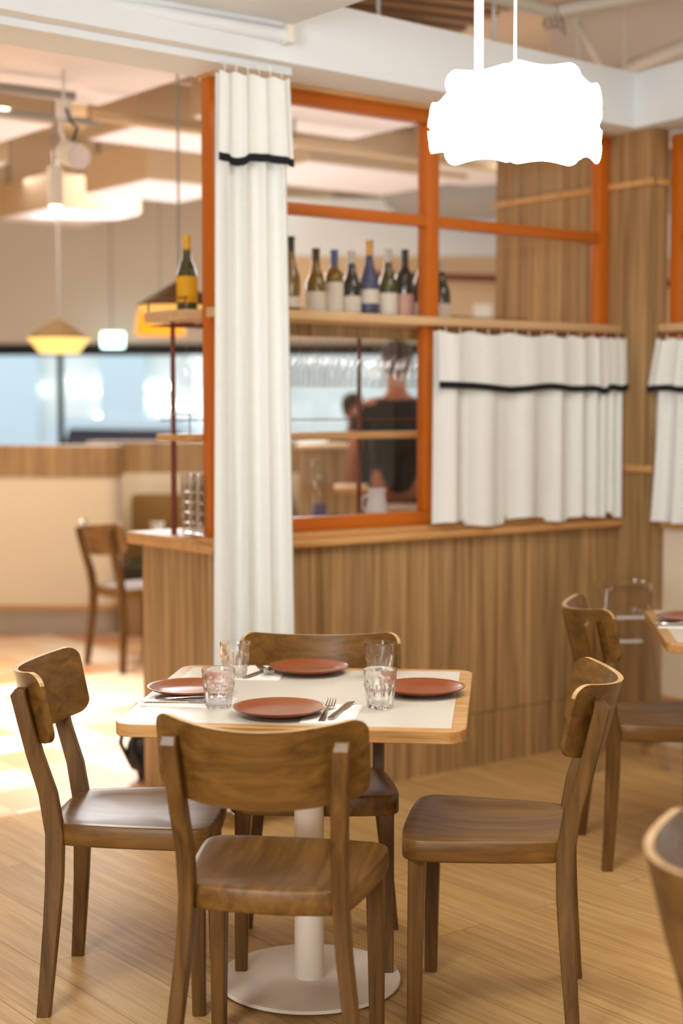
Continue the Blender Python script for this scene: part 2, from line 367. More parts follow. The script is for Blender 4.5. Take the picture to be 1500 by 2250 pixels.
# ceiling with corrugated decking
bm = BM()
box(bm, (-6, -3, 3.7), (7, 16.5, 3.8))
struct('ceiling', bm, M['ceil'], 'tan painted slab ceiling over both rooms')
bm = BM()
for i in range(26):
    y = 5.6+i*0.16; t0 = Vector((0, 0, 0))
    box(bm, (-0.6, i*0.17, 3.52), (2.3, i*0.17+0.09, 3.70))
o = link('ceiling', bm, M['brown'], smooth=False); o.matrix_world = Matrix.Translation((-0.4, 5.3, 0)) @ Matrix.Rotation(R(25), 4, 'Z')
tag(o, 'brown ribbed metal decking of the open ceiling above the white beam', 'ceiling', kind='structure')
bm = BM(); box(bm, (0, 0, 2.9), (5.0, 0.12, 3.72)); o = link('wall_upper', bm, M['greige'], smooth=False)
o.matrix_world = Matrix.Translation((1.15, 8.6, 0)) @ Matrix.Rotation(R(-20), 4, 'Z'); tag(o, 'tan upper wall seen above the beam at the right', 'wall', kind='structure')

# white downstand beam around the dining area
c0, c1, c2 = Vector((-1.016, 4.633, 0)), Vector((1.248, 6.583, 0)), Vector((1.397, 6.339, 0))
bd = (c1-c0).normalized(); bn = Vector((-bd.y, bd.x, 0)); rd = (c2-c1).normalized(); rn = Vector((rd.y*-1, rd.x, 0))
a0 = c0-bd*4
bm = BM()
prism(bm, [tuple(a0)[:2], tuple(c1)[:2], tuple(c1+rd*4)[:2], tuple(c1+rd*4-rn*-0.36)[:2], tuple(c1+bn*0.40+bd*0.36)[:2], tuple(a0+bn*0.40)[:2]], 2.665, 2.895)
struct('trim_1', bm, M['white'], 'white downstand beam running above the partition and turning the corner')
bm = BM()   # curtain track under the beam
tr0, tr1 = Vector((-1.034, 4.735, 0)), Vector((-0.181, 5.445, 0))
td = (tr1-tr0).normalized(); tn = Vector((-td.y, td.x, 0))
prism(bm, [tuple(tr0-td*3-tn*0.011)[:2], tuple(tr1-tn*0.011)[:2], tuple(tr1+tn*0.011)[:2], tuple(tr0-td*3+tn*0.011)[:2]], 2.641, 2.665)
tag(link('curtain_track', bm, M['white'], smooth=False), 'thin white curtain track fixed under the beam', 'curtain track')
# projector panel with tube
pn = empty('ceiling_panel', W(-0.2, -0.5, 2.75), PHI, 'flat white ceiling panel with a tube along its edge above the beam', 'ceiling panel')
bm = BM(); box(bm, (-2.3, -1.6, 0.03), (0.34, 0.21, 0.055), None, 0.004); link('panel', bm, M['white'], pn)
bm = BM(); tube(bm, [(-2.3, 0.25, 0.0), (0.32, 0.25, 0.0)], 0.026, 16); link('tube', bm, M['white'], pn)
bm = BM(); box(bm, (0.32, 0.215, -0.03), (0.355, 0.285, 0.035), None, 0.006); link('end_cap', bm, M['pipe'], pn)
bm = BM(); box(bm, (-0.62, 0.29, -0.01), (-0.18, 0.30, 0.02)); link('cover_strip', bm, M['pipe'], pn, smooth=False)

# ---- partition: solid lower wall, end counter
wstruct('wall_partition', [((0.02, 0.0, 0.222), (2.103, 0.14, 0.957)), ((0.02, 0.003, 0.0), (2.103, 0.14, 0.219)), ((0.0, 0.0, 0.0), (0.02, 0.52, 0.957))],
        M['wall_wood'], 'walnut laminate lower wall of the partition with boards of vertical grain')
ct = empty('bar_counter', W(0, 0, 0.957), PHI, 'oak topped bar counter behind the lower partition wall, stacked tumblers at its end', 'counter')
bm = BM(); box(bm, (-0.045, 0.102, 0.0), (2.05, 0.57, 0.045), None, 0.006); link('worktop', bm, M['trim_wood'], ct)
bm = BM(); box(bm, (0.03, 0.5, -0.957), (2.0, 0.52, 0.0)); link('back_panel', bm, M['wall_wood'], ct, smooth=False)
# sill nosing on the dining side
bm = BM(); box(bm, (-0.05, -0.045, 0.957), (2.10, 0.10, 0.988), None, 0.010, 3); box(bm, (-0.02, 0.0, 0.985), (2.10, 0.10, 1.010), None, 0.006, 2)
o = wobj('trim_2', bm, M['trim_wood'], None, True); tag(o, 'rounded oak sill along the top of the lower partition wall', 'trim', kind='structure')

# window frame in the partition
fr = empty('window_1', W(0, 0.06, 1.01), PHI, 'rust orange timber window frame of the partition with four panes', 'window'); tag(fr, kind='structure')
def fb(name, x0, x1, z0, z1, y0=0.0, y1=0.055, m='rust', bev=0.004):
    bm = BM(); box(bm, (x0, y0, z0-1.01), (x1, y1, z1-1.01), None, bev); return link(name, bm, M[m], fr)
fb('end_post', 0.02, 0.085, 1.01, 2.650)
fb('bottom_rail', 0.085, 2.035, 1.01, 1.062)
fb('head_rail', 0.085, 2.035, 2.602, 2.650)
fb('head_trim', 0.02, 2.10, 2.650, 2.665, -0.03, 0.08, 'trim_wood', 0.002)
fb('transom', 0.085, 2.035, 2.197, 2.240)
fb('mullion', 1.041, 1.103, 1.062, 2.600, -0.004, 0.059)
fb('jamb', 2.035, 2.099, 1.01, 2.650)
for x0, x1, z0, z1 in ((0.085, 1.041, 1.062, 2.197), (1.103, 2.035, 1.062, 2.197), (0.085, 1.041, 2.24, 2.60), (1.103, 2.035, 2.24, 2.60)):
    fb('pane', x0, x1, z0, z1, 0.025, 0.029, 'pane', 0)
    # slim glazing bead
# open shelf unit through the partition
su = empty('shelf_unit', W(0, 0, 1.01), PHI, 'open oak bar shelf unit with slim dark rust posts behind the partition frame', 'shelf')
def sb(name, lo, hi, m, bev=0.004):
    bm = BM()
    for a_, b_ in zip(lo, hi): box(bm, a_, b_, None, bev)
    return link(name, bm, M[m], su, smooth=bev > 0)
sb('top_shelf', [(0.0, -0.02, 0.79), (-0.045, 0.118, 0.785)], [(2.10, 0.058, 0.826), (1.95, 0.42, 0.822)], 'shelf_wood')
sb('middle_shelf', [(-0.02, 0.118, 0.345)], [(1.95, 0.38, 0.370)], 'trim_wood')
sb('valance', [(0.09, 0.13, 0.74)], [(1.95, 0.145, 0.785)], 'wall_wood', 0)
for sx in (0.03, 0.915, 1.80):
    for ty in (0.335,):
        bm = BM(); tube(bm, [(sx, ty, -0.008), (sx, ty, 0.785)], [0.011, 0.009], 12); link('post', bm, M['rust_dark'], su)
bm = BM()
for z_ in (0.865, ):
    tube(bm, [(-0.035, 0.40, z_), (-0.035, 0.13, z_)], 0.003, 6); tube(bm, [(-0.035, 0.40, z_), (1.93, 0.40, z_)], 0.003, 6)
    for x_ in (-0.035, 0.5, 1.0, 1.5): tube(bm, [(x_, 0.40, 0.82), (x_, 0.40, z_)], 0.003, 6)
    tube(bm, [(-0.035, 0.14, 0.82), (-0.035, 0.14, z_)], 0.003, 6)
tube(bm, [(-0.01, 0.36, 0.42), (1.93, 0.36, 0.42)], 0.003, 6)
link('gallery_rail', bm, M['rust_dark'], su)
bm = BM()
for ty in (0.17, 0.24, 0.31, 0.38):
    for dy in (-0.014, 0.014): tube(bm, [(-0.03, ty+dy, 0.772), (1.93, ty+dy, 0.772)], 0.003, 6)
link('glass_rack', bm, M['rust_dark'], su)

# ---- wall returning towards the viewer at the right, with corner pier
wstruct('wall_return', [((2.103, -0.19, 0.0), (2.189, 0.79, 2.665)), ], M['wall_wood'], 'walnut laminate wall and pier closing the right end of the partition')
D.objects['wall_return'].data.materials[0] = wood('walnut_laminate_return', s(116, 82, 44), s(186, 151, 102), (12, 12, 0.35), 3.0, 0.5, 0.0, contrast=(0.27, 0.68), board=(1, 0.145))
bm = BM(); box(bm, (2.088, -0.205, 2.425), (2.103, 0.80, 2.455), None, 0.004); box(bm, (2.088, -0.205, 2.425), (2.19, -0.19, 2.455), None, 0.004)
o = wobj('trim_3', bm, M['trim_wood'], None, True); tag(o, 'thin oak rail high on the walnut wall at the right', 'trim', kind='structure')
bm = BM(); box(bm, (2.088, -0.205, 1.198), (2.104, 0.0, 1.228), None, 0.004)
o = wobj('trim_4', bm, M['trim_wood'], None, True); tag(o, 'short oak rail on the pier between the two curtains', 'trim', kind='structure')
bm = BM(); box(bm, (2.189, -2.6, 0.0), (2.33, -0.14, 0.957)); o = wobj('wall_side', bm, M['cream']); tag(o, 'cream painted lower wall at the right edge behind the second table', 'wall', kind='structure')
bm = BM(); box(bm, (2.176, -2.6, 0.19), (2.19, -0.192, 0.222), None, 0.003); o = wobj('baseboard_right', bm, M['trim_wood'], None, True); tag(o, 'oak strip low on the cream wall', 'baseboard', kind='structure')
bm = BM(); box(bm, (2.15, -2.6, 0.957), (2.33, -0.192, 1.0), None, 0.008); o = wobj('trim_5', bm, M['trim_wood'], None, True); tag(o, 'oak sill under the right hand curtain', 'trim', kind='structure')
bm = BM(); box(bm, (2.13, -2.6, 1.80), (2.33, -0.192, 1.836), None, 0.005); o = wobj('trim_6', bm, M['shelf_wood'], None, True); tag(o, 'oak ledge above the right hand curtain', 'trim', kind='structure')
f2 = empty('window_2', W(2.20, -0.19, 1.0), PHI - R(90), 'rust orange window frame at the right edge beyond the pier', 'window'); tag(f2, kind='structure')
for nm, x0, x1, z0, z1, m in (('jamb', 0.003, 0.06, 0.0, 1.645, 'rust'), ('head_rail', 0.06, 2.3, 1.59, 1.645, 'rust'), ('transom', 0.06, 2.3, 1.197, 1.24, 'rust'), ('bottom_rail', 0.06, 2.3, 0.0, 0.05, 'rust'), ('mullion', 1.0, 1.06, 0.05, 1.59, 'rust'), ('pane', 0.06, 2.3, 0.05, 1.59, 'pane')):
    bm = BM()
    if nm == 'pane': box(bm, (x0, 0.025, z0), (x1, 0.029, z1))
    else: box(bm, (x0, 0.0, z0), (x1, 0.055, z1), None, 0.004)
    link(nm, bm, M[m], f2, smooth=nm != 'pane')

# ------------------------------------------------------------------ curtains
def cloth(name, path, n, z_lo, z_hi, fold, m, parent, thick=0.003, nz=26, off=0.0):
    """path(u, v) -> (x, y) for u 0..1 along, v 0 bottom..1 top; sheet with real thickness; z_lo/z_hi callables of u"""
    bm = BM(); G = []
    for side in (0, 1):
        g = []
        for i in range(n+1):
            u = i/n; col = []
            zl, zh = z_lo(u), z_hi(u)
            for k in range(nz+1):
                v = k/nz; p = Vector((*path(u, v), 0)); q = Vector((*path(min(1, u+0.002), v), 0)) - Vector((*path(max(0, u-0.002), v), 0))
                nn = Vector((q.y, -q.x, 0)).normalized()
                x = p + nn*(off + (thick if side else 0)); col.append(bm.verts.new((x.x, x.y, zl+(zh-zl)*v)))
            g.append(col)
        G.append(g)
    for g in G:
        for i in range(n):
            for k in range(nz): bm.faces.new((g[i][k], g[i+1][k], g[i+1][k+1], g[i][k+1]))
    A, B = G
    for i in range(n):
        bm.faces.new((A[i][0], A[i+1][0], B[i+1][0], B[i][0])); bm.faces.new((A[i][nz], A[i+1][nz], B[i+1][nz], B[i][nz]))
    for k in range(nz):
        bm.faces.new((A[0][k], A[0][k+1], B[0][k+1], B[0][k])); bm.faces.new((A[n][k], A[n][k+1], B[n][k+1], B[n][k]))
    return link(name, bm, m, parent, True, 80)

def make_curtain(loc, rz, wt, wb, top, bottom, flap, folds, depth, label, seed, shift=0.0, flare=0.0, sharp=0.0, hooks=8, cuts=None):
    t_ = empty('curtain', loc, rz, label, 'curtain', None)
    rnd = random.Random(seed)
    ks = [0]
    for i in range(folds): ks.append(ks[-1]+rnd.uniform(0.6, 1.5))
    ks = [k/ks[-1] for k in ks]
    if cuts: ks = cuts; folds = len(cuts)-1
    amp = [rnd.uniform(0.55, 1.1) for _ in ks]
    def ph(u):
        for i in range(folds):
            if u <= ks[i+1]+1e-9: return i, (u-ks[i])/(ks[i+1]-ks[i])
        return folds-1, 1.0
    def path(u, v, d=1.0):
        i, f = ph(max(0, min(1, u))); a = amp[i]
        wv = math.cos(2*math.pi*f); wv = math.copysign(abs(wv)**0.7, wv)
        dd = depth*(0.75+0.35*(1-v))*a*d
        wdt = wb+(wt-wb)*v**0.8
        x = (u-0.5)*wdt + shift*(1-v) + 0.010*math.sin(2*math.pi*f)*(1+sharp) * (1+(1-v)*0.3)
        return (x, -dd*(0.5+0.5*wv)*-1 - dd*0.5)
    zt = lambda u: top - 0.014*abs(math.sin(math.pi*ph(u)[1]))*(1 if depth > 0.02 else 0.6)
    bw = [rnd.uniform(-0.012, 0.012) for _ in range(folds+1)]
    zb = lambda u: bottom + bw[ph(u)[0]] + 0.006*math.sin(u*17)
    fw = [rnd.uniform(-0.012, 0.012) for _ in range(folds+1)]
    def zf(u):
        i, f = ph(u); return flap + fw[i]*(1-f)+fw[i+1]*f
    H_ = top-bottom
    cloth('drape', lambda u, v: path(u, v), folds*12, zb, zt, None, M['curtain'], t_)
    fl0 = (flap-bottom)/H_
    def fpath(u, v, push=0.0):
        i, f = ph(max(0, min(1, u))); v2 = fl0+(1-fl0)*v; x, y = path(u, v2); dd = depth*(0.75+0.35*(1-v2))*amp[i]
        return (x*(1.0+flare*(1-v)), 0.45*y - dd*0.34 - 0.006*(2-v) - push)
    vf = cloth('valance_flap', fpath, folds*12, zf, lambda u: zt(u)+0.003, None, M['curtain'], t_, nz=10)
    cloth('ribbon', lambda u, v: fpath(u, 0.0, 0.0035), folds*12, lambda u: zf(u)-0.003, lambda u: zf(u)+0.024, None, M['band'], vf, nz=2, thick=0.003)
    for i in range(hooks):
        x = ((i+0.5)/hooks-0.5)*wt*0.98
        bm = BM(); tube(bm, [(x, 0.0, top-0.02), (x+0.004, 0.004, top), (x, 0.0, top+0.036 if top > 2 else top+0.016)], 0.0022, 6); link('hook', bm, M['pipe'], t_)
    return t_
# tall curtain: hung on the track in front of the partition's end post
make_curtain((-0.300, 5.275, 0), R(32), 0.27, 0.345, 2.605, 0.07, 2.305, 4, 0.062, 'tall cream curtain with black ribbon hanging from the beam beside the end post', 11, shift=0.015, flare=0.05, hooks=6)
c_ = make_curtain(W(1.535, -0.055, 0), PHI, 1.085, 1.085, 1.778, 1.012, 1.545, 10, 0.040, 'wide short cream curtain with black ribbon covering the lower right pane of the partition', 5, hooks=14, cuts=[0, .155, .355, .57, .69, .80, .86, .905, .95, 1.0])
c_ = make_curtain(W(2.115, -0.46, 0), PHI-R(90), 0.50, 0.62, 1.770, 0.985, 1.545, 6, 0.045, 'short cream curtain with black ribbon at the right edge beyond the pier', 9, hooks=7, flare=0.1)
# rod of the short curtains
bm = BM(); tube(bm, [(1.0, -0.04, 1.793), (2.09, -0.04, 1.793)], 0.004, 8); tag(wobj('curtain_rod', bm, M['rust_dark'], None, True), 'slim dark rod under the shelf carrying the wide short curtain', 'curtain rod')
bm = BM(); tube(bm, [(2.115, -0.2, 1.793), (2.115, -2.4, 1.793)], 0.004, 8); tag(wobj('curtain_rod', bm, M['rust_dark'], None, True), 'slim dark rod under the ledge at the right edge', 'curtain rod')

# ------------------------------------------------------------------ chairs
def make_chair(label):
    t_ = empty('dining_chair', (0, 0, 0), 0, label, 'chair')
    # seat
    half = [(0.0, -0.196), (0.07, -0.193), (0.13, -0.184), (0.160, -0.172), (0.178, -0.150), (0.190, -0.10), (0.203, -0.02), (0.213, 0.07), (0.219, 0.14), (0.2185, 0.168), (0.211, 0.187), (0.197, 0.201), (0.178, 0.208), (0.12, 0.214), (0.06, 0.2165), (0.0, 0.217)]
    out = half + [(-x, y) for x, y in half[-2:0:-1]]
    cy = 0.01
    def sc_(k, dz, z): return [Vector((x*k, cy+(y-cy)*k, z+dz)) for x, y in out]
    def top(k):
        r_ = []
        for x, y in out:
            X, Y = x*k, cy+(y-cy)*k
            d = -0.016*max(0, 1-(k/0.86)**2) ** 0.8 if k < 0.86 else 0
            # saddle: two thigh hollows, raised front middle
            d *= (1.0 if Y < 0.10 else max(0.2, 1-(Y-0.10)*8))
            r_.append(Vector((X, Y, 0.4645+d)))
        return r_
    bm = BM()
    loft(bm, [sc_(0.97, 0, 0.4115), sc_(0.992, 0, 0.4135), sc_(1.0, 0, 0.418), sc_(1.0, 0, 0.458), sc_(0.992, 0, 0.4625)] + [top(k) for k in (0.975, 0.93, 0.86, 0.75, 0.62, 0.48, 0.34, 0.2, 0.08)])
    link('seat', bm, M['chair_y'], t_, True, 60)
    # front legs
    for sx in (-1, 1):
        bm = BM(); rs = []
        for z, hw, x, y in ((0.0, 0.0150, 0.190, 0.176), (0.006, 0.0158, 0.190, 0.176), (0.2, 0.0180, 0.1885, 0.174), (0.420, 0.0205, 0.186, 0.170)):
            rs.append([Vector((sx*x+px, y+py, z)) for px, py in rrect(hw, hw, 0.0030, 1)])
        loft(bm, rs); o = link('leg', bm, M['chair_z'], t_, True, 30)
    # rear legs run up as back posts
    pts = [(0.0, 0.208, -0.201, 0.0150, 0.0160), (0.10, 0.199, -0.193, 0.0155, 0.0175), (0.22, 0.186, -0.184, 0.0158, 0.0195), (0.33, 0.173, -0.178, 0.016, 0.0215), (0.44, 0.1655, -0.177, 0.016, 0.0225), (0.54, 0.166, -0.193, 0.0168, 0.0215), (0.64, 0.171, -0.2235, 0.0172, 0.0195), (0.72, 0.176, -0.2425, 0.0172, 0.0190), (0.785, 0.181, -0.2575, 0.0172, 0.0185), (0.801, 0.182, -0.252, 0.0160, 0.0120)]
    for sx in (-1, 1):
        bm = BM(); rs = []
        for z, x, y, hx, hy in pts:
            rs.append([Vector((sx*x+px, y+py, z)) for px, py in rrect(hx, hy, 0.0032, 1)])
        loft(bm, rs); link('leg', bm, M['chair_z'], t_, True, 30)
    # backrest: bent plywood
    w_ = 0.223; nX, nZ = 40, 12; r_c = 0.034; th = 0.0065
    bm = BM(); A, B = [], []
    for i in range(nX+1):
        f = math.sin((i/nX-0.5)*math.pi)          # denser towards the ends
        x = f*w_; e = abs(x)-(w_-r_c); dz = r_c-math.sqrt(max(0, r_c*r_c-e*e)) if e > 0 else 0
        q = (x/w_)**2; ql = abs(x/w_)**2.0
        zt = 0.825+0.022*q-dz; zb = 0.652+0.022*q+dz*0.9
        ca, cb = [], []
        for k in range(nZ+1):
            v = k/nZ; z = zb+(zt-zb)*v; vz = (z-0.65)/(0.83-0.65)
            yc = -0.257-0.047*vz; ye = -0.158-0.037*vz
            y = yc+(ye-yc)*ql
            sl = 2*(ye-yc)*(x/w_)/w_; nl = math.sqrt(1+sl*sl)
            ca.append(bm.verts.new((x+sl/nl*th, y-th/nl, z))); cb.append(bm.verts.new((x-sl/nl*th, y+th/nl, z)))
        A.append(ca); B.append(cb)
    for i in range(nX):
        for k in range(nZ):
            bm.faces.new((A[i][k], A[i+1][k], A[i+1][k+1], A[i][k+1])); bm.faces.new((B[i][k], B[i+1][k], B[i+1][k+1], B[i][k+1]))
        for k in (0, nZ):
            f_ = bm.faces.new((A[i][k], A[i+1][k], B[i+1][k], B[i][k])); f_.material_index = 1 if k else 0
    for k in range(nZ):
        for i in (0, nX):
            bm.faces.new((A[i][k], A[i][k+1], B[i][k+1], B[i][k]))
    link('backrest', bm, [M['chair'], M['ply']], t_, True, 50)
    return t_
ch = make_chair('brown wooden chair nearest the camera, its curved back in front of the laid table')
ch.location = (-0.134, 3.336, 0); ch.rotation_euler = (0, 0, R(-9.8))
G_ = 'wooden chairs with bent plywood backs'; ch['group'] = G_
dup(ch, (-0.518, 3.826, 0), R(-91.5), 'brown wooden chair at the left side of the laid table, facing right', G_)
far_ = dup(ch, (-0.066, 4.052, 0.0088), R(178.5), "wooden chair at the far side of the laid table, before the tall curtain", G_)
far_.rotation_euler = (R(2.5), 0, R(178.5))   # its front legs stand on the table base plate
dup(ch, (0.378, 3.707, 0), R(80.6), "wooden chair right of the laid table with its whole seat in view", G_)
dup(ch, (1.04, 5.006, 0), R(-87.3), 'brown wooden chair at the second table, in front of the clear stools', G_)
dup(ch, (0.757, 2.193, 0), R(-90), 'blurred wooden chair back cut by the lower right edge of the picture', G_)
dup(ch, (-1.184, 8.69, 0), R(-52.5), 'wooden chair far behind on the tiles by the round-ended cream wall', G_)

# ------------------------------------------------------------------ tables
def make_table(name, loc, rz, label, big=True):
    t_ = empty(name, loc, rz, label, 'table')
    hx = hy = 0.408; top = 0.75
    bm = BM()
    o1 = rrect(hx-0.002, hy-0.002, 0.048, 8); o2 = rrect(hx, hy, 0.05, 8)
    i1 = rrect(hx-0.034, hy-0.034, 0.006, 8)
    rs = [[Vector((x, y, top-0.030)) for x, y in o1], [Vector((x, y, top-0.028)) for x, y in o2], [Vector((x, y, top-0.002)) for x, y in o2], [Vector((x, y, top)) for x, y in o1], [Vector((x, y, top)) for x, y in i1], [Vector((x, y, top-0.004)) for x, y in i1]]
    loft(bm, rs, caps=True); tt_ = link('tabletop', bm, M['oak'], t_, True, 40)
    bm = BM(); prism(bm, rrect(hx-0.0343, hy-0.0343, 0.006, 8), top-0.0038, top+0.0002); link('inlay', bm, M['laminate'], tt_, False)
    bm = BM(); lathe(bm, [(0.0, 0.018), (0.038, 0.018), (0.038, 0.705), (0.0, 0.705)], 32); link('column', bm, M['table_base'], t_, True, 40)
    bm = BM(); lathe(bm, [(0.0, 0.006), (0.225, 0.006), (0.235, 0.010), (0.235, 0.016), (0.233, 0.018), (0.0, 0.018)], 72); lathe(bm, [(0.0, 0.0), (0.20, 0.0), (0.20, 0.006), (0.0, 0.006)], 40, mi=1); link('base_plate', bm, [M['table_base'], M['black']], t_, True, 40)
    bm = BM(); box(bm, (-0.17, -0.17, 0.700), (0.17, 0.17, 0.7199), None, 0.003); link('mounting_plate', bm, M['table_base'], t_)
    return t_
make_table('dining_table', (-0.083, 3.838, 0), R(-6), 'square table with oak edge and cream inlay, laid with four terracotta plates')
make_table('dining_table', (1.455, 5.03, 0), R(-6), 'second square table cut by the right edge, one terracotta plate in view')
make_table('dining_table', (-0.62, 8.75, 0), R(37), 'distant table behind the bar counter end, with a glass on it')

# ------------------------------------------------------------------ tableware
def make_plate(label):
    bm = BM()
    lathe(bm, [(0.0, 0.003), (0.050, 0.003), (0.052, 0.0), (0.060, 0.0), (0.063, 0.003), (0.085, 0.0085), (0.103, 0.0155), (0.1095, 0.0195), (0.1100, 0.0212), (0.1085, 0.0215), (0.101, 0.0185), (0.086, 0.0125), (0.07, 0.009), (0.04, 0.0075), (0.0, 0.007)], 72)
    o = link('plate', bm, M['plate'], None, True, 60); return tag(o, label, 'plate', 'terracotta plates')
pl = make_plate('terracotta plate nearest the camera, right behind the front chair back'); pl.location = (-0.148, 3.583, 0.7503)
for loc, lb in (((-0.090, 4.158, 0.7503), 'terracotta plate at the far side of the table, in front of the far chair back'),
                ((-0.385, 3.852, 0.7503), 'terracotta plate at the left end of the table, half behind a tumbler'),
                ((0.206, 3.852, 0.7503), 'terracotta plate at the right end of the laid table, no cutlery beside it'),
                ((1.185, 5.16, 0.7503), 'terracotta plate on the second table at the right edge')):
    p = pl.copy(); C.objects.link(p); p.location = loc; p['label'] = lb

def make_tumbler(label):
    bm = BM(); n = 80
    def fac(depth, k=10, sharp=1.0):
        return lambda a: 1-depth*abs(math.sin(a*k/2))**1.2
    prof = [(0.0285, 0.0, 0), (0.0305, 0.002, 0.02), (0.0318, 0.008, 0.08), (0.0335, 0.020, 0.11), (0.0355, 0.036, 0.11), (0.0372, 0.047, 0.09), (0.0398, 0.0535, 0.03), (0.0402, 0.058, 0.07), (0.0390, 0.064, 0.03), (0.0388, 0.067, 0.0), (0.0400, 0.080, 0), (0.0415, 0.094, 0), (0.0412, 0.0958, 0), (0.0402, 0.0958, 0), (0.0396, 0.094, 0), (0.0380, 0.080, 0), (0.0364, 0.066, 0), (0.0345, 0.055, 0), (0.0320, 0.040, 0.0), (0.0295, 0.022, 0), (0.0265, 0.012, 0), (0.018, 0.009, 0), (0.0, 0.0085, 0)]
    rs = [ring(n, max(r_, 0.0004), z, fac(d) if d else None) for r_, z, d in prof]
    V = loft(bm, rs, caps=False); bm.faces.new(V[0][::-1])
    o = link('tumbler', bm, M['tglass'], None, True, 50); return tag(o, label, 'glass', 'faceted water tumblers')
tb = make_tumbler('faceted tumbler at the front left of the laid table, next to the left plate'); tb.location = (-0.299, 3.668, 0.7503)
for loc, lb in (((0.094, 3.664, 0.7503), 'faceted tumbler at the front right of the laid table, next to the right plate'),
                ((-0.288, 4.085, 0.7503), 'faceted tumbler at the back left of the laid table, in front of the tall curtain'),
                ((0.104, 4.085, 0.7503), 'faceted tumbler at the back right of the laid table, against the far chair back'),
                ((-1.02, 8.42, 0.7503), 'small glass on the distant table behind the bar counter')):
    p = tb.copy(); C.objects.link(p); p.location = loc; p['label'] = lb

def make_fork(label):
    bm = BM()   # lies along +y, tines at +y, length 0.195
    def sec(y, w_, z, th=0.0012): return [Vector((-w_, y, z-th)), Vector((w_, y, z-th)), Vector((w_*0.8, y, z+th)), Vector((-w_*0.8, y, z+th))]
    pr = [(-0.100, 0.004, 0.0025), (-0.096, 0.0085, 0.0025), (-0.06, 0.0075, 0.004), (0.0, 0.0035, 0.0085), (0.025, 0.003, 0.0095), (0.036, 0.007, 0.0085), (0.044, 0.0115, 0.006), (0.056, 0.0125, 0.004)]
    loft(bm, [sec(*p) for p in pr])
    for k in range(4):
        x = -0.0102+k*0.0068
        tube(bm, [(x, 0.054, 0.004), (x*0.98, 0.072, 0.0045), (x*0.95, 0.088, 0.0085), (x*0.93, 0.097, 0.013)], [0.0019, 0.0016, 0.0013, 0.0007], 6)
    o = link('fork', bm, M['steel'], None, True, 50); return tag(o, label, 'fork', 'steel forks')
def make_knife(label):
    bm = BM()
    def sec(y, a, b, z, th): return [Vector((a, y, z-th)), Vector((b, y, z-th*0.4)), Vector((b, y, z+th*0.4)), Vector((a, y, z+th))]
    loft(bm, [sec(-0.108, -0.004, 0.004, 0.003, 0.0015), sec(-0.104, -0.0075, 0.0075, 0.003, 0.0028), sec(-0.05, -0.0065, 0.0065, 0.0035, 0.003), sec(0.0, -0.005, 0.005, 0.0035, 0.0026), sec(0.006, -0.004, 0.004, 0.0035, 0.0016), sec(0.012, -0.0085, 0.0075, 0.0035, 0.0010), sec(0.07, -0.010, 0.0080, 0.0035, 0.0008), sec(0.095, -0.008, 0.0080, 0.0035, 0.0007), sec(0.110, 0.004, 0.0078, 0.0035, 0.0004)])
    o = link('knife', bm, M['steel'], None, True, 40); return tag(o, label, 'knife', 'steel knives')
def make_napkin(label):
    bm = BM(); n = 10; A = []
    for k, (sx, z) in enumerate(((1.0, 0.0), (1.0, 0.0018), (0.985, 0.0022))):
        pass
    for z0, z1, d in ((0.0, 0.0012, 0.0), (0.0013, 0.0024, 0.003)):
        prism(bm, rrect(0.062-d, 0.110-d, 0.004, 2), z0, z1)
    o = link('napkin', bm, M['napkin'], None, False); return tag(o, label, 'napkin', 'folded paper napkins')
def lay(o, loc, rz, tx=0, ty=0):
    o.location = loc; o.rotation_euler = (tx, ty, rz); return o
T_ = 0.7503
nk = lay(make_napkin('white napkin under the front plate, its corner beside the fork and knife'), (-0.022, 3.590, T_), R(-8))
def cp(o, loc, rz, lb, tx=0, ty=0):
    p = o.copy(); C.objects.link(p); p.location = loc; p.rotation_euler = (tx, ty, rz); p['label'] = lb; return p
cp(nk, (-0.215, 4.150, T_), R(172), 'white napkin beside the far plate, under the crossed fork and knife')
cp(nk, (-0.375, 3.735, T_), R(-97), 'white napkin in front of the left plate')
fk = lay(make_fork('steel fork right of the front plate, tines pointing away'), (-0.035, 3.590, T_+0.004), R(-7), R(2))
kn = lay(make_knife('steel knife right of the front plate, beside the fork'), (0.000, 3.610, T_+0.003), R(-14))
cp(fk, (-0.212, 4.155, T_+0.006), R(192), 'steel fork lying over a knife, left of the far plate', R(2))
cp(kn, (-0.220, 4.145, T_+0.003), R(158), 'steel knife under the fork, left of the far plate')
cp(kn, (-0.385, 3.715, T_+0.003), R(-93), 'steel knife on the napkin in front of the left plate')
cp(fk, (-0.365, 3.752, T_+0.003), R(-98), 'steel fork on the napkin in front of the left plate')
cp(nk, (1.165, 5.055, T_), R(-97), 'white napkin on the second table at the right edge')
cp(kn, (1.15, 5.035, T_+0.003), R(-93), 'steel knife on the second table in front of its plate')
cp(fk, (1.16, 5.07, T_+0.003), R(-98), 'steel fork on the second table beside its plate')

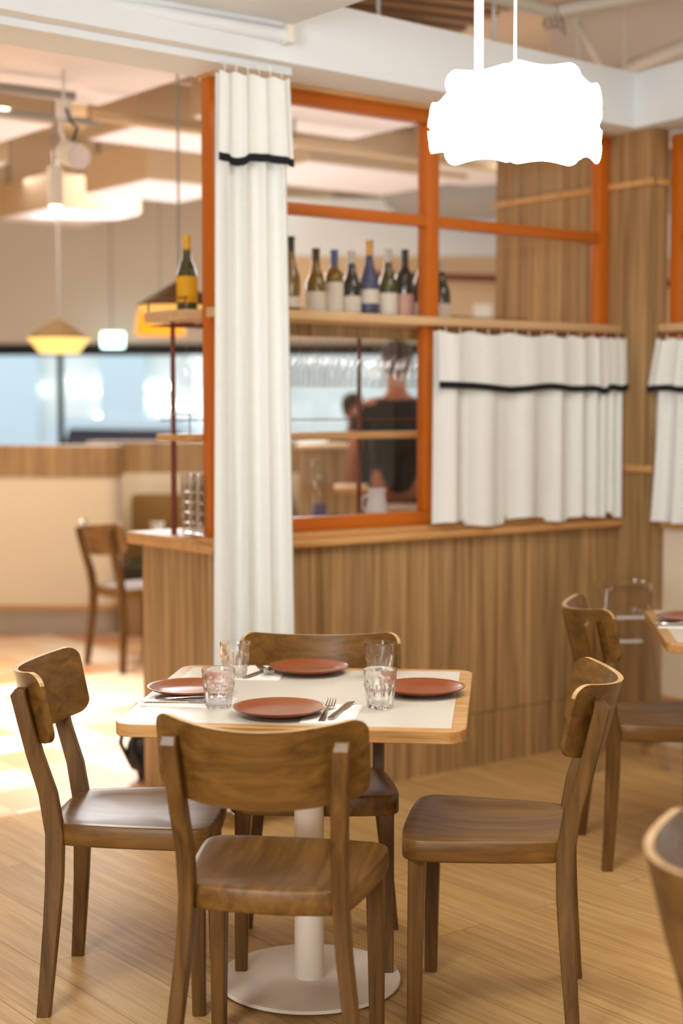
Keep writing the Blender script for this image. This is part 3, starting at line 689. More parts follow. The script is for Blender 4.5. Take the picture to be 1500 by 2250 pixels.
# ------------------------------------------------------------------ pendant lamp over the tables
LX, LY, LZ = 0.447, 4.0, 2.200
lp = empty('pendant_lamp', (LX, LY, LZ), 0, 'glowing white pendant lamp made of scalloped panels', 'lamp')
def plaque(hw, hh, r_):
    """outline of one panel: big rounded corners and hollow edges on all four sides"""
    P = []
    for sx, sy, a0 in ((1, 1, 0), (-1, 1, 90), (-1, -1, 180), (1, -1, 270)):
        for i in range(9):
            a = R(a0+90*i/8); P.append((sx*(hw-r_)+r_*math.cos(a), sy*(hh-r_)+r_*math.sin(a)))
        nx = {0: (-1, 1), 90: (-1, -1), 180: (1, -1), 270: (1, 1)}[a0]
        for i in range(1, 8):
            f = i/8; dip = math.sin(math.pi*f)**1.2
            if a0 in (0, 180): P.append(((1-2*f)*(hw-r_)*(1 if a0 == 0 else -1), (hh-0.009*dip)*(1 if a0 == 0 else -1)))
            else: P.append(((hw-0.024*dip)*(-1 if a0 == 90 else 1), (1-2*f)*(hh-r_)*(1 if a0 == 90 else -1)))
    return P
for k in range(8):
    a = R(45*k+14); bm = BM(); P = plaque(0.100, (0.126, 0.102, 0.066, 0.055, 0.055, 0.055, 0.066, 0.118)[k], (0.034, 0.05, 0.05, 0.05, 0.05, 0.05, 0.045, 0.034)[k]); n = len(P); V = []
    for d in (0.0, 0.003):
        prev = None
        for sc2 in (1.0, 0.66, 0.33):
            cur = []
            for x, z in P:
                x2, z2 = x*sc2, z*sc2; px = x2; py = -(0.203+d - 0.5*x2*x2)
                cur.append(bm.verts.new((px*math.cos(a)-py*math.sin(a), px*math.sin(a)+py*math.cos(a), z2)))
            if prev:
                for i in range(n): bm.faces.new((prev[i], prev[(i+1) % n], cur[(i+1) % n], cur[i]))
            else: V.append(cur)
            prev = cur
        bm.faces.new(prev)
    for i in range(n): bm.faces.new((V[0][i], V[0][(i+1) % n], V[1][(i+1) % n], V[1][i]))
    link('shade_panel', bm, M['lamp'], lp, True, 60)
bm = BM(); lathe(bm, [(0.0, -0.05), (0.14, -0.05), (0.175, -0.04), (0.175, 0.05), (0.14, 0.06), (0.0, 0.06)], 32); link('diffuser', bm, M['lamp'], lp)
bm = BM(); tube(bm, [(0, 0, 0.06), (0, 0, 1.498)], 0.0045, 8); link('cord', bm, M['white'], lp)
bm = BM(); lathe(bm, [(0.0, 0.0), (0.02, 0.0), (0.022, 0.03), (0.012, 0.05), (0.0, 0.05)], 16); link('lamp_holder', bm, M['white'], lp)
bm = BM(); lathe(bm, [(0.0, 1.47), (0.05, 1.47), (0.05, 1.499), (0.0, 1.499)], 20); link('ceiling_rose', bm, M['white'], lp)
pl_ = D.lights.new('pendant_bulb', 'POINT'); pl_.energy = 9; pl_.color = (1, 0.92, 0.8); pl_.shadow_soft_size = 0.2
po = D.objects.new('pendant_bulb', pl_); C.objects.link(po); po.location = (LX, LY, 2.02)
# white drop pipes near the lamp
def pipe(name, pts, r_, label, m='pipe', cat='pipe', group=None):
    bm = BM(); tube(bm, pts, r_, 12); return tag(link(name, bm, M[m], None, True, 50), label, cat, group)
pipe('drop_pipe', [(0.385, 4.36, 2.33), (0.385, 4.36, 2.36), (0.385, 4.36, 2.361), (0.385, 4.36, 3.69)], [0.03, 0.03, 0.014, 0.014], 'thick white drop pipe just left of the pendant cord', 'white')
pipe('hanger_rod', [(0.63, 6.43, 2.895), (0.63, 6.43, 3.52)], 0.008, 'thin white rod standing on the beam between drop pipe and pendant cord', 'white', 'rod')
pipe('hanger_rod', [(0.145, 6.10, 2.895), (0.145, 6.10, 3.52)], 0.008, 'thin white rod rising from the beam near the top centre', 'white', 'rod')
pipe('overhead_pipe', [(0.25, 6.0, 3.15), (0.90, 6.58, 3.15), (1.30, 6.36, 3.18), (1.75, 5.2, 3.2)], 0.032, 'white painted pipe bending above the beam corner')
pipe('overhead_pipe', [(1.25, 7.9, 3.12), (1.60, 7.15, 3.15), (2.4, 5.6, 3.2)], 0.034, 'white pipe crossing the open ceiling at the top right corner')
pipe('brace_rod', [(1.0, 6.62, 3.13), (1.22, 7.35, 3.10)], 0.014, 'slanting white brace rod hanging from the overhead pipe')
pipe('hanger_rod', [(1.05, 6.9, 2.9), (1.05, 6.9, 3.69)], 0.010, 'thin white rod left of the slanting brace', 'pipe', 'rod')
pipe('hanger_rod', [(1.33, 7.3, 2.9), (1.33, 7.3, 3.69)], 0.010, 'thin white rod right of the slanting brace', 'pipe', 'rod')
bm = BM()
for i in range(9):
    a = i*0.7; tube(bm, [(0.90+0.03*math.cos(a), 6.58+0.03*math.sin(a), 3.17), (0.90+0.05*math.cos(a+0.8), 6.58+0.05*math.sin(a+0.8), 3.13-0.01*i), (0.90+0.035*math.cos(a+1.7), 6.58+0.03*math.sin(a), 3.08)], 0.003, 5)
tag(link('cable_bundle', bm, M['grey'], None), 'loose grey cables tied around the bend of the overhead pipe', 'cables')

# ------------------------------------------------------------------ bottles, glasses on and under the bar shelf
def make_bottle(label, s_, t_, z, h, r_, glass, foil, lab, lz=(0.05, 0.13), slope=0.0, foil_len=0.07, kind='bordeaux'):
    b = empty('wine_bottle', W(s_, t_, z), PHI, label, 'bottle', 'wine bottles on the bar shelf')
    sh = 0.60 if kind == 'bordeaux' else 0.45
    bm = BM()
    if kind == 'bordeaux': pr = [(0.0, 0.0), (r_*0.96, 0.0), (r_, 0.005), (r_, h*0.60), (r_*0.93, h*0.66), (r_*0.55, h*0.72), (0.0145, h*0.77), (0.0135, h*0.95), (0.015, h*0.96), (0.015, h), (0.0, h)]
    else: pr = [(0.0, 0.0), (r_*0.96, 0.0), (r_, 0.005), (r_, h*0.42), (r_*0.94, h*0.50), (r_*0.72, h*0.60), (r_*0.46, h*0.70), (0.0155, h*0.80), (0.0135, h*0.95), (0.015, h*0.96), (0.015, h), (0.0, h)]
    lathe(bm, pr, 24); bo = link('body', bm, M[glass], b)
    bm = BM(); lathe(bm, [(0.0155+slope, h-foil_len), (0.0150, h*0.95), (0.0162, h*0.955), (0.0162, h+0.001), (0.0, h+0.0015)], 20); link('foil', bm, M[foil], bo)
    bm = BM(); lathe(bm, [(r_+0.0006, lz[0]), (r_+0.0006, lz[1])], 24); link('label', bm, M[lab], bo)
    return b
ZS = 1.8325
make_bottle("green wine bottle with yellow foil and label at the top shelf's left end", 0.035, 0.24, ZS, 0.275, 0.038, 'green_glass', 'foil_y', 'label_y', (0.03, 0.125), kind='burg')
make_bottle('dark wine bottle peeping out right of the tall curtain on the top shelf', 0.49, 0.22, ZS, 0.300, 0.037, 'amber_glass', 'foil_k', 'label', (0.03, 0.07), kind='burg')
make_bottle('amber wine bottle with brown foil and low white label on the top shelf', 0.61, 0.22, ZS, 0.262, 0.040, 'amber_glass', 'foil_n', 'label', (0.02, 0.095), kind='burg')
make_bottle('olive wine bottle with blue foil and tall white label on the top shelf', 0.70, 0.22, ZS, 0.262, 0.037, 'amber_glass', 'foil_b', 'label', (0.02, 0.135))
make_bottle('dark wine bottle with silver foil and low white label on the top shelf', 0.785, 0.22, ZS, 0.262, 0.039, 'dark_glass', 'foil_w', 'label', (0.02, 0.085), kind='burg')
make_bottle('tall wine bottle with gold foil and blue body on the top shelf', 0.875, 0.22, ZS, 0.310, 0.040, 'blue_body', 'foil_g', 'label', (0.06, 0.115), kind='burg')
make_bottle("green wine bottle with pale foil, just right of the gold foil bottle", 0.972, 0.22, ZS, 0.282, 0.040, 'green_glass', 'foil_w', 'label', (0.02, 0.105), kind='burg')
make_bottle('dark wine bottle with black foil and pinkish label on the top shelf', 1.06, 0.22, ZS, 0.285, 0.038, 'dark_glass', 'foil_k', 'label_p', (0.02, 0.105))
make_bottle("dark wine bottle half hidden by the left edge of the orange mullion", 1.15, 0.22, ZS, 0.282, 0.039, 'dark_glass', 'foil_k', 'label', (0.02, 0.075), kind='burg')
make_bottle('dark wine bottle with silver foil standing alone right of the mullion', 1.258, 0.22, ZS, 0.252, 0.039, 'dark_glass', 'foil_w', 'label', (0.02, 0.075), kind='burg')

def make_wineglass():
    bm = BM()   # hanging upside down, foot at z = 0, rim down
    lathe(bm, [(0.0, 0.0), (0.034, 0.0), (0.034, -0.0015), (0.010, -0.006), (0.0042, -0.014), (0.0036, -0.095), (0.008, -0.102), (0.024, -0.113), (0.0365, -0.135), (0.039, -0.155), (0.036, -0.190), (0.032, -0.212)], 20)
    o = link('wine_glass', bm, M['wglass'], None, True, 50)
    return tag(o, 'clear stemmed wine glass hanging upside down in the rack under the bottle shelf', 'glass', 'wine glasses hanging under the bar shelf')
wg = make_wineglass(); first = True
rg = random.Random(3)
for ty in (0.17, 0.24, 0.31, 0.38):
    for s_ in [0.035+0.082*i for i in range(1 if ty > 0.3 else 2)] + [0.44+0.078*i+ty*0.35 for i in range(11)]:
        if abs(s_-0.915) < 0.05 and ty > 0.28: continue
        if abs(s_-0.03) < 0.05 and ty > 0.28: continue
        if s_ > 1.24: continue
        o = wg if first else wg.copy()
        if not first: C.objects.link(o)
        first = False
        o['label'] = 'clear wine glass hanging upside down under the shelf, ' + ('at its left end left of the tall curtain' if s_ < 0.3 else ('between tall curtain and inner post' if s_ < 0.915 else 'between inner post and orange mullion'))
        o.location = W(s_, ty+rg.uniform(-0.004, 0.004), 1.786); o.scale = (1, 1, 1.08)

# stacked tumblers on the end of the counter
def small_glass():
    bm = BM(); n = 24
    pr = [(0.0, 0.0), (0.022, 0.0), (0.026, 0.004), (0.0275, 0.030), (0.031, 0.036), (0.033, 0.078), (0.0318, 0.078), (0.0295, 0.038), (0.024, 0.010), (0.0, 0.008)]
    lathe(bm, pr, n); o = link('stacked_tumbler', bm, M['acryl'], None, True, 40)
    return tag(o, 'small clear tumbler nested in the stacks on the end of the bar counter', 'glass', 'tumblers stacked on the counter end'), None
sg, _ = small_glass(); first = True
for nm_, a_, b_ in (('right', 0.035, 0.125), ('middle', 0.045, 0.195), ('left', 0.055, 0.265)):
    for k in range(5):
        o = sg if first else sg.copy()
        if not first: C.objects.link(o)
        first = False
        o['label'] = 'small clear tumbler, %s in the %s stack on the counter end' % (('bottom', 'second from bottom', 'third from bottom', 'fourth from bottom', 'topmost')[k], nm_)
        o.location = W(a_, b_, 1.0023+k*0.038)
# things on the counter behind the glass
def water_bottle(s_, t_, h, r_, label, m='wglass', band='label', group=None):
    b = empty('glass_bottle', W(s_, t_, 1.0023), PHI, label, 'bottle')
    bm = BM(); lathe(bm, [(0.0, 0.0), (r_, 0.0), (r_, h*0.48), (r_*0.75, h*0.62), (r_*0.42, h*0.75), (r_*0.38, h*0.97), (0.0, h*0.97)], 20); link('body', bm, M[m], b)
    bm = BM(); lathe(bm, [(r_*0.45, h*0.90), (r_*0.45, h), (0.0, h)], 16); link('stopper', bm, M['foil_w'], b)
    bm = BM(); lathe(bm, [(r_*1.01, h*0.08), (r_*1.01, h*0.40)], 20); link('label', bm, M[band], b)
    return b
water_bottle(0.72, 0.38, 0.265, 0.032, 'clear glass water bottle on the counter right beside the tall curtain', band='wglass')
water_bottle(0.775, 0.42, 0.20, 0.026, 'shorter glass bottle with pale blue label on the counter behind the pane', band='foil_b')
jg = empty('milk_jug', W(1.03, 0.36, 1.0023), PHI, 'white jug with handle on the counter inside the lower pane', 'jug')
bm = BM(); lathe(bm, [(0.0, 0.0), (0.046, 0.0), (0.050, 0.01), (0.044, 0.07), (0.036, 0.11), (0.041, 0.14), (0.039, 0.14), (0.034, 0.11), (0.042, 0.07), (0.046, 0.012), (0.0, 0.008)], 28); link('body', bm, M['white'], jg)
bm = BM(); tube(bm, [(-0.037, 0, 0.115), (-0.075, 0, 0.105), (-0.082, 0, 0.07), (-0.047, 0, 0.035)], 0.006, 8); link('handle', bm, M['white'], jg)
bw = empty('dark_bowl', W(0.86, 0.40, 1.0023), PHI, 'dark shallow bowl on the counter between bottles and jug', 'bowl')
bm = BM(); lathe(bm, [(0.0, 0.0), (0.03, 0.0), (0.055, 0.02), (0.062, 0.035), (0.059, 0.035), (0.05, 0.02), (0.028, 0.006), (0.0, 0.005)], 28); link('bowl', bm, M['bag'], bw)
# menu stand wire frame on middle shelf, left end
bm = BM(); tube(bm, [(0.0, 0.30, 1.38), (0.0, 0.30, 1.455), (0.0, 0.17, 1.455), (0.0, 0.17, 1.38)], 0.003, 6)
tag(wobj('wire_stand', bm, M['grey'], None, True), 'thin grey wire stand on the middle shelf at its left end', 'stand')

# ------------------------------------------------------------------ clear stools in the corner
def make_stool(loc, rz, label):
    t_ = empty('clear_stool', loc, rz, label, 'stool', 'clear acrylic stools')
    H_ = 0.76; top = 0.098; bot = 0.155
    bm = BM()
    o_ = rrect(top, top, 0.03, 5); i_ = rrect(top-0.008, top-0.008, 0.024, 5)
    loft(bm, [[Vector((x, y, H_-0.03)) for x, y in o_], [Vector((x, y, H_)) for x, y in o_], [Vector((x, y, H_)) for x, y in i_], [Vector((x, y, H_-0.03)) for x, y in i_]], caps=False); prism(bm, i_, H_-0.012, H_-0.006)
    link('seat', bm, M['acryl'], t_, True, 40)
    for sx in (-1, 1):
        for sy in (-1, 1):
            bm = BM(); rs = []
            for k in range(6):
                z = (H_-0.02)*k/5; e = bot+(top-0.012-bot)*(k/5)**0.8
                rs.append([Vector((sx*e+px, sy*e+py, z)) for px, py in rrect(0.013, 0.013, 0.004, 2)])
            loft(bm, rs); link('leg', bm, M['acryl'], t_)
    for i, (ax, z) in enumerate(((0, 0.20), (1, 0.20), (0, 0.22), (1, 0.22))):
        e = 0.138; sg_ = -1 if i < 2 else 1
        bm = BM()
        if ax == 0: box(bm, (-e, sg_*e-0.006, z-0.008), (e, sg_*e+0.006, z+0.008), None, 0.003)
        else: box(bm, (sg_*e-0.006, -e, z-0.008), (sg_*e+0.006, e, z+0.008), None, 0.003)
        link('footrest', bm, M['acryl'], t_)
    for sg_ in (-1, 1):
        bm = BM(); box(bm, (-0.062, sg_*0.108-0.004, H_-0.142), (0.062, sg_*0.108+0.004, H_-0.128), None, 0.003); link('cross_bar', bm, M['foil_w'] if sg_ < 0 else M['acryl'], t_)
    return t_
make_stool((1.165, 6.27, 0), R(6), "tall clear acrylic stool in the corner by the pier, topmost square seat")
make_stool((1.168, 6.268, 0.0), R(6), 'lower clear acrylic stool nested inside the tall one in the corner').scale = (0.84, 0.84, 0.84)

# ------------------------------------------------------------------ black backpack by the counter end
bg = empty('backpack', W(0.17, 0.63, 0), PHI, 'black backpack standing on the tiles behind the bar counter end', 'bag')
bm = BM(); rs = []
for k in range(9):
    v = k/8; z = 0.005+0.30*v; q = math.sin(math.pi*(0.18+0.74*v))
    rs.append([Vector((px*(0.72+0.28*q), py*(0.62+0.38*q)-0.03*v, z)) for px, py in rrect(0.13, 0.09, 0.05, 5)])
rs.append([p*0.55+Vector((0, -0.01, 0.145)) for p in rs[-1]])
loft(bm, rs); link('body', bm, M['bag'], bg, True, 70)
bm = BM(); rs = []
for k in range(6):
    v = k/5; rs.append([Vector((-0.115-0.02*math.sin(math.pi*v)+px*0.5, py, 0.04+0.13*v)) for px, py in rrect(0.05, 0.07, 0.03, 4)])
loft(bm, rs); link('side_pocket', bm, M['bag'], bg, True, 70)
for sy in (-0.05, 0.05):
    bm = BM(); tube(bm, [(-0.10, sy, 0.30), (-0.165, sy, 0.24), (-0.185, sy, 0.15), (-0.14, sy, 0.06)], 0.010, 8); link('strap', bm, M['bag'], bg)

# ------------------------------------------------------------------ far room: booth walls, banquette
def yobj(name, bm, m, label, cat, kind=None, smooth=False, ang=35):
    o = link(name, bm, m, None, smooth, ang); return tag(o, label, cat, kind=kind)
def capsule(x0, x1, y0, y1, k=12):   # plan with a rounded right end
    r_ = (y1-y0)/2; P = [(x0, y0)] + [(x1-r_+r_*math.sin(R(180*i/k)), y0+r_-r_*math.cos(R(180*i/k))) for i in range(k+1)] + [(x0, y1)]
    return P
bwall = empty('booth_wall', (-3.4, 9.85, 0), 0, 'low cream booth wall with wooden top band and tiled plinth on the left', 'booth wall')
for nm, z0, z1, d, m in (('plinth', 0.0, 0.165, 0.02, 'plinth'), ('plinth_trim', 0.165, 0.195, 0.0, 'trim_wood'), ('panel', 0.195, 1.03, 0.01, 'cream'), ('band', 1.03, 1.232, 0.0, 'wall_wood')):
    bm = BM(); prism(bm, capsule(-2.0, 1.97-d, d, 0.24-d), z0, z1); link(nm, bm, M[m], bwall, True, 30)
bw2 = empty('booth_wall', (-1.75, 10.45, 0), 0, 'low booth wall with wooden band behind the olive banquette', 'booth wall')
for nm, x0, x1, z0, z1, m in (('plinth', 0.0, 1.5, 0.0, 0.6, 'wall_wood'), ('panel', 0.0, 1.5, 0.6, 1.03, 'cream'), ('band', 0.0, 1.5, 1.03, 1.245, 'wall_wood')):
    bm = BM(); box(bm, (x0, 0, z0), (x1, 0.2, z1)); link(nm, bm, M[m], bw2, smooth=False)
bx = empty('booth_end', (-0.27, 9.6, 0), 0, 'brown wooden booth end seen through the lower pane', 'booth wall')
bm = BM(); box(bm, (0, 0, 0), (0.30, 0.9, 1.215)); link('panel', bm, M['wall_wood'], bx, smooth=False)
bm = BM(); box(bm, (-0.02, -0.02, 1.215), (0.32, 0.92, 1.24), None, 0.006); link('cap', bm, M['shelf_wood'], bx)
bq = empty('banquette', (-1.42, 9.80, 0), 0, 'olive upholstered banquette behind the distant table', 'bench')
bm = BM(); box(bm, (0, 0.45, 0.42), (1.08, 0.60, 0.89), None, 0.03, 4); link('backrest', bm, M['olive'], bq)
bm = BM(); box(bm, (0, -0.05, 0.32), (1.08, 0.45, 0.46), None, 0.03, 4); link('cushion', bm, M['olive_dark'], bq)
bm = BM(); box(bm, (0.02, 0.0, 0.0), (1.06, 0.55, 0.32)); link('base', bm, M['wall_wood'], bq, smooth=False)
cb = empty('side_cabinet', (-0.02, 8.62, 0), 0, 'brown wooden service cabinet with tan top behind the bar pane', 'cabinet')
bm = BM(); box(bm, (0, 0, 0), (0.15, 0.3, 1.0)); link('body', bm, M['wall_wood'], cb, smooth=False)
bm = BM(); box(bm, (-0.02, -0.02, 1.0), (0.17, 0.32, 1.03), None, 0.004); link('top', bm, M['shelf_wood'], cb)
kt = empty('kitchen_counter', (0.18, 8.2, 0), 0, 'dark service counter in front of the man in the black shirt', 'counter')
bm = BM(); box(bm, (0, 0, 0), (1.8, 0.5, 0.90)); link('body', bm, M['olive_dark'], kt, smooth=False)
bm = BM(); box(bm, (-0.02, -0.02, 0.90), (1.8, 0.5, 0.93), None, 0.004); link('worktop', bm, M['brown'], kt)

# far storefront
wf = empty('window_3', (-5.9, 16.0, 0), 0, 'far shopfront window with black frame looking onto the street', 'window'); tag(wf, kind='structure')
def wfb(nm, x0, x1, z0, z1, m='black'):
    bm = BM(); box(bm, (x0, 0, z0), (x1, 0.06 if m == 'black' else 0.01, z1)); link(nm, bm, M[m], wf, smooth=False)
wfb('head_rail', 0, 7.2, 2.02, 2.14); wfb('bottom_rail', 0, 7.2, 0.0, 0.12)
for x in (0.0, 2.93, 7.1): wfb('mullion', x, x+0.055, 0.12, 2.02)
wfb('pane', 0, 7.2, 0.12, 2.02, 'pane')
bm = BM(); box(bm, (-6, 15.7, 2.14), (7, 16.2, 3.8)); struct('wall_front', bm, M['greige'], 'plain tan bulkhead wall above the far shopfront')
bm = BM(); box(bm, (1.3, 15.7, -0.05), (7, 16.2, 2.14)); struct('wall_front', bm, M['grey'], 'grey wall at the right of the far shopfront')
# street
bm = BM(); box(bm, (-30, 16.5, -0.2), (30, 40, -0.05)); yobj('floor', bm, M['road'], 'grey asphalt street outside the far window', 'floor', 'structure')
bd_ = empty('street_building', (-15, 30, 0), 0, 'pale grey building across the street behind the far window', 'building')
bm = BM(); box(bm, (0, 0, 0), (30, 1, 9)); link('wall', bm, M['facade'], bd_, smooth=False)
for x in (8.2, 10.3, 12.9, 16.5):
    bm = BM(); box(bm, (x, -0.3, 0), (x+0.9, 0.0, 9)); link('pillar', bm, M['facade2'], bd_, smooth=False)
car = empty('parked_car', (-4.42, 21.0, -0.05), 0, 'pale parked car outside the far window', 'car')
car.scale = (1, 1, 0.955)
bm = BM(); prof = [(0.0, 0.25), (0.0, 0.75), (0.25, 0.90), (0.45, 1.40), (0.65, 1.46), (2.2, 1.44), (2.75, 1.02), (3.9, 0.88), (4.1, 0.6), (4.1, 0.25)]
loft(bm, [[Vector((x, y, z)) for x, z in prof] for y in (0.0, 1.7)]); link('body', bm, M['car'], car, True, 30)
bm = BM(); prof = [(0.55, 0.95), (0.68, 1.30), (2.15, 1.28), (2.6, 0.98)]
loft(bm, [[Vector((x, y, z)) for x, z in prof] for y in (-0.01, 1.71)]); link('window', bm, M['car_glass'], car, False)
for x in (0.8, 3.3):
    for y in (0.0, 1.7):
        bm = BM(); lathe(bm, [(0.0, -0.1), (0.32, -0.1), (0.32, 0.1), (0.0, 0.1)], 24, mtx=Matrix.Translation((x, y, 0.32)) @ Matrix.Rotation(R(90), 4, 'X')); link('wheel', bm, M['black'], car)
def at(px, py, Y):
    th = math.atan(230/3350); a = (px-750)/3350; b = -(py-1125)/3350
    dx, dy, dz = a, math.cos(th)+b*math.sin(th), -math.sin(th)+b*math.cos(th); k = Y/dy
    return Vector((dx*k, Y, CAM_H+dz*k))
bm = BM(); bmesh.ops.create_icosphere(bm, subdivisions=1, radius=0.034)
bk = tag(link('street_light', bm, M['bokeh'], None), 'small bright white light outside the far window', 'light', 'street lights outside the far window'); first = True
for (px, py, Y) in ((80, 795, 27), (98, 854, 27), (156, 836, 27), (160, 856, 27), (205, 858, 27), (213, 861, 26), (222, 834, 27), (215, 914, 27), (228, 911, 26), (300, 912, 27), (327, 851, 27), (368, 849, 27),
                    (317, 890, 27), (330, 884, 26), (340, 893, 27), (352, 890, 26), (362, 893, 27), (375, 893, 26), (398, 893, 27), (404, 890, 26), (5, 860, 20), (8, 878, 20), (3, 842, 20)):
    o = bk if first else bk.copy()
    if not first: C.objects.link(o)
    first = False
    o['label'] = 'bright white light on the street building, ' + ('at the left picture edge' if px < 30 else ('through the left pane of the far window' if px < 125 else ('just right of the far black window bar' if px < 235 else ('in the bright row beside the shelf post' if py > 880 else 'above the bright row beside the shelf post'))))
    o.location = at(px, py, 29.93)

# illuminated exit sign, orange lamp
ex = empty('exit_sign', (-2.28, 15.2, 2.16), 0, 'lit green and white sign hanging before the far bulkhead', 'sign')
bm = BM(); box(bm, (-0.10, 0, -0.09), (0.12, 0.05, 0.06), None, 0.005); link('panel', bm, M['exit'], ex)
bm = BM(); tube(bm, [(-0.02, -0.006, -0.02), (0.02, -0.006, -0.04), (0.0, -0.006, -0.07)], 0.010, 6); tube(bm, [(-0.04, -0.006, -0.07), (-0.02, -0.006, -0.045), (0.0, -0.006, -0.01), (0.03, -0.006, 0.0)], 0.010, 6); bmesh.ops.create_icosphere(bm, subdivisions=1, radius=0.014, matrix=Matrix.Translation((0.01, -0.006, 0.03))); link('pictogram', bm, M['exit_w'], ex)
bm = BM(); tube(bm, [(0, 0.02, 0.06), (0, 0.02, 1.54)], 0.008, 6); link('hanger', bm, M['grey'], ex)
ol = empty('drum_lamp', (-1.37, 11.6, 2.03), 0, 'orange drum pendant lamp behind the shelf post', 'lamp')
bm = BM(); lathe(bm, [(0.19, 0.0), (0.17, 0.17), (0.168, 0.17), (0.188, 0.0)], 32); link('shade', bm, M['orange'], ol)
bm = BM(); bmesh.ops.create_icosphere(bm, subdivisions=2, radius=0.035, matrix=Matrix.Translation((0, 0, 0.07))); link('bulb', bm, M['bulb'], ol)
bm = BM(); tube(bm, [(0, 0, 0.1), (0, 0, 1.67)], 0.003, 6); link('cord', bm, M['black'], ol)
# diamond shaped pendants
def diamond(loc, label, cord):
    t_ = empty('diamond_pendant', loc, 0, label, 'lamp', 'diamond shaped straw pendants')
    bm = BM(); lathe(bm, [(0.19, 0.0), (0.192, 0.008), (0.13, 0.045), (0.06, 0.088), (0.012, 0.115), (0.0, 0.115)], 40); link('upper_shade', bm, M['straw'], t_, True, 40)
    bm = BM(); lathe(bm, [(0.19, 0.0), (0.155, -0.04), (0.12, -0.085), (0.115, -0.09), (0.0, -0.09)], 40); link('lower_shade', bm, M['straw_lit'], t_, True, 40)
    bm = BM(); tube(bm, [(0, 0, 0.11), (0, 0, cord)], 0.006, 6); link('cord', bm, M['grey'], t_)
    return t_
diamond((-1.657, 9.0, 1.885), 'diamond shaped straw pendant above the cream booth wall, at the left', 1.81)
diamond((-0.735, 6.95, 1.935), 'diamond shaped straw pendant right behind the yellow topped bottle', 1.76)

# ------------------------------------------------------------------ ceiling rafts, track, spot
def raft(p, L_, W_, z, label, th=0.26, kind=0):
    t_ = empty('ceiling_raft', (p[0], p[1], z), PHI, label, 'ceiling panel', 'white rafts hung from the ceiling')
    bm = BM(); box(bm, (0, 0, 0), (L_, W_, 0.01)); link('face', bm, M['raft'], t_, smooth=False)
    bm = BM(); box(bm, (-0.01, -0.01, 0.01), (L_+0.01, W_+0.01, th)); link('box', bm, M['tan'], t_, smooth=False)
    for x, y in ((0.06, 0.06), (L_-0.06, 0.06), (0.06, W_-0.06), (L_-0.06, W_-0.06)):
        bm = BM(); box(bm, (x-0.012, y-0.012, th), (x+0.012, y+0.012, 3.70-z)); link('hanger', bm, M['grey'], t_, smooth=False)
    return t_
raft((-2.51, 4.57), 3.0, 1.8, 3.0, 'large white ceiling raft just beyond the beam at the upper left')
raft((-3.93, 6.53), 3.0, 0.95, 3.0, 'white ceiling raft behind the spotlight at the left edge')
raft((-1.12, 8.5), 1.1, 0.55, 3.02, 'small white ceiling raft between spotlight and end post')
raft((-2.85, 9.1), 0.95, 0.75, 3.0, 'white ceiling raft over the cream booth wall at the left edge')
raft((-1.30, 10.35), 0.75, 0.85, 3.0, 'white ceiling raft left of the end post, above the second straw pendant')
raft((-2.20, 11.75), 0.75, 0.95, 3.0, 'white ceiling raft above the left straw pendant cord')
raft((-0.35, 7.6), 1.05, 0.7, 3.0, 'white ceiling raft seen through the upper left pane')
raft((-0.2, 9.6), 1.3, 0.9, 3.0, 'white ceiling raft low in the upper left pane')
raft((0.9, 9.6), 1.5, 1.1, 3.05, 'white ceiling raft seen through the upper right pane')
pipe('track_rail', [(-3.4, 5.75, 2.93), (-1.25, 7.25, 2.93)], 0.022, 'grey track rail under the large raft at the upper left', 'grey', 'rail')
pipe('track_rail', [(-3.4, 6.15, 2.90), (-1.22, 7.75, 2.90)], 0.018, 'second grey track rail, just above the spotlight', 'grey', 'rail')
pipe('conduit', [(-1.2, 7.45, 2.88), (-0.25, 8.2, 2.88), (1.2, 9.3, 2.88)], 0.025, 'tan conduit running from the track towards the end post', 'tan', 'pipe')
pipe('conduit_hanger', [(-0.25, 8.2, 2.90), (-0.25, 8.2, 3.70)], 0.008, 'thin rod holding the tan conduit', 'grey', 'rod')
sp = empty('spotlight', (-1.215, 7.0, 2.62), 0, 'white cylindrical track spotlight at the upper left', 'spotlight')
ax = Vector((0.42, -0.85, -0.22)).normalized(); mt = ax.to_track_quat('Z', 'Y').to_matrix().to_4x4()
bm = BM(); lathe(bm, [(0.0, -0.11), (0.052, -0.11), (0.056, -0.10), (0.056, 0.10), (0.052, 0.105), (0.050, 0.095), (0.0, 0.095)], 32, mtx=mt); link('housing', bm, M['pipe'], sp, True, 40)
bm = BM(); lathe(bm, [(0.0, 0.0955), (0.049, 0.0955)], 32, mtx=mt); link('lens', bm, M['raft'], sp, False)
bm = BM(); tube(bm, [(-0.03, 0.03, 0.02), (-0.06, 0.03, 0.12), (-0.05, 0.04, 0.20)], 0.012, 8); box(bm, (-0.08, 0.0, 0.17), (-0.01, 0.05, 0.25), None, 0.005); link('bracket', bm, M['pipe'], sp)
bm = BM(); tube(bm, [(0.0, 0.0, 0.06), (0.02, 0.0, 0.12), (-0.01, 0.0, 0.15), (-0.03, 0.0, 0.21)], 0.007, 6); link('cable', bm, M['black'], sp)
bm = BM(); tube(bm, [(-0.045, 0.025, 0.24), (-0.045, 0.025, 1.08)], 0.008, 8); link('stem', bm, M['pipe'], sp)
dl = empty('downlight', (-1.483, 8.0, 2.52), 0, 'white cylinder downlight hanging left of the spotlight', 'lamp')
bm = BM(); lathe(bm, [(0.0, 0.0), (0.036, 0.0), (0.040, 0.0), (0.040, 0.20), (0.0, 0.20)], 24); link('housing', bm, M['pipe'], dl, True, 40)
bm = BM(); lathe(bm, [(0.0, -0.001), (0.033, -0.001)], 24); link('lens', bm, M['bulb'], dl, False)
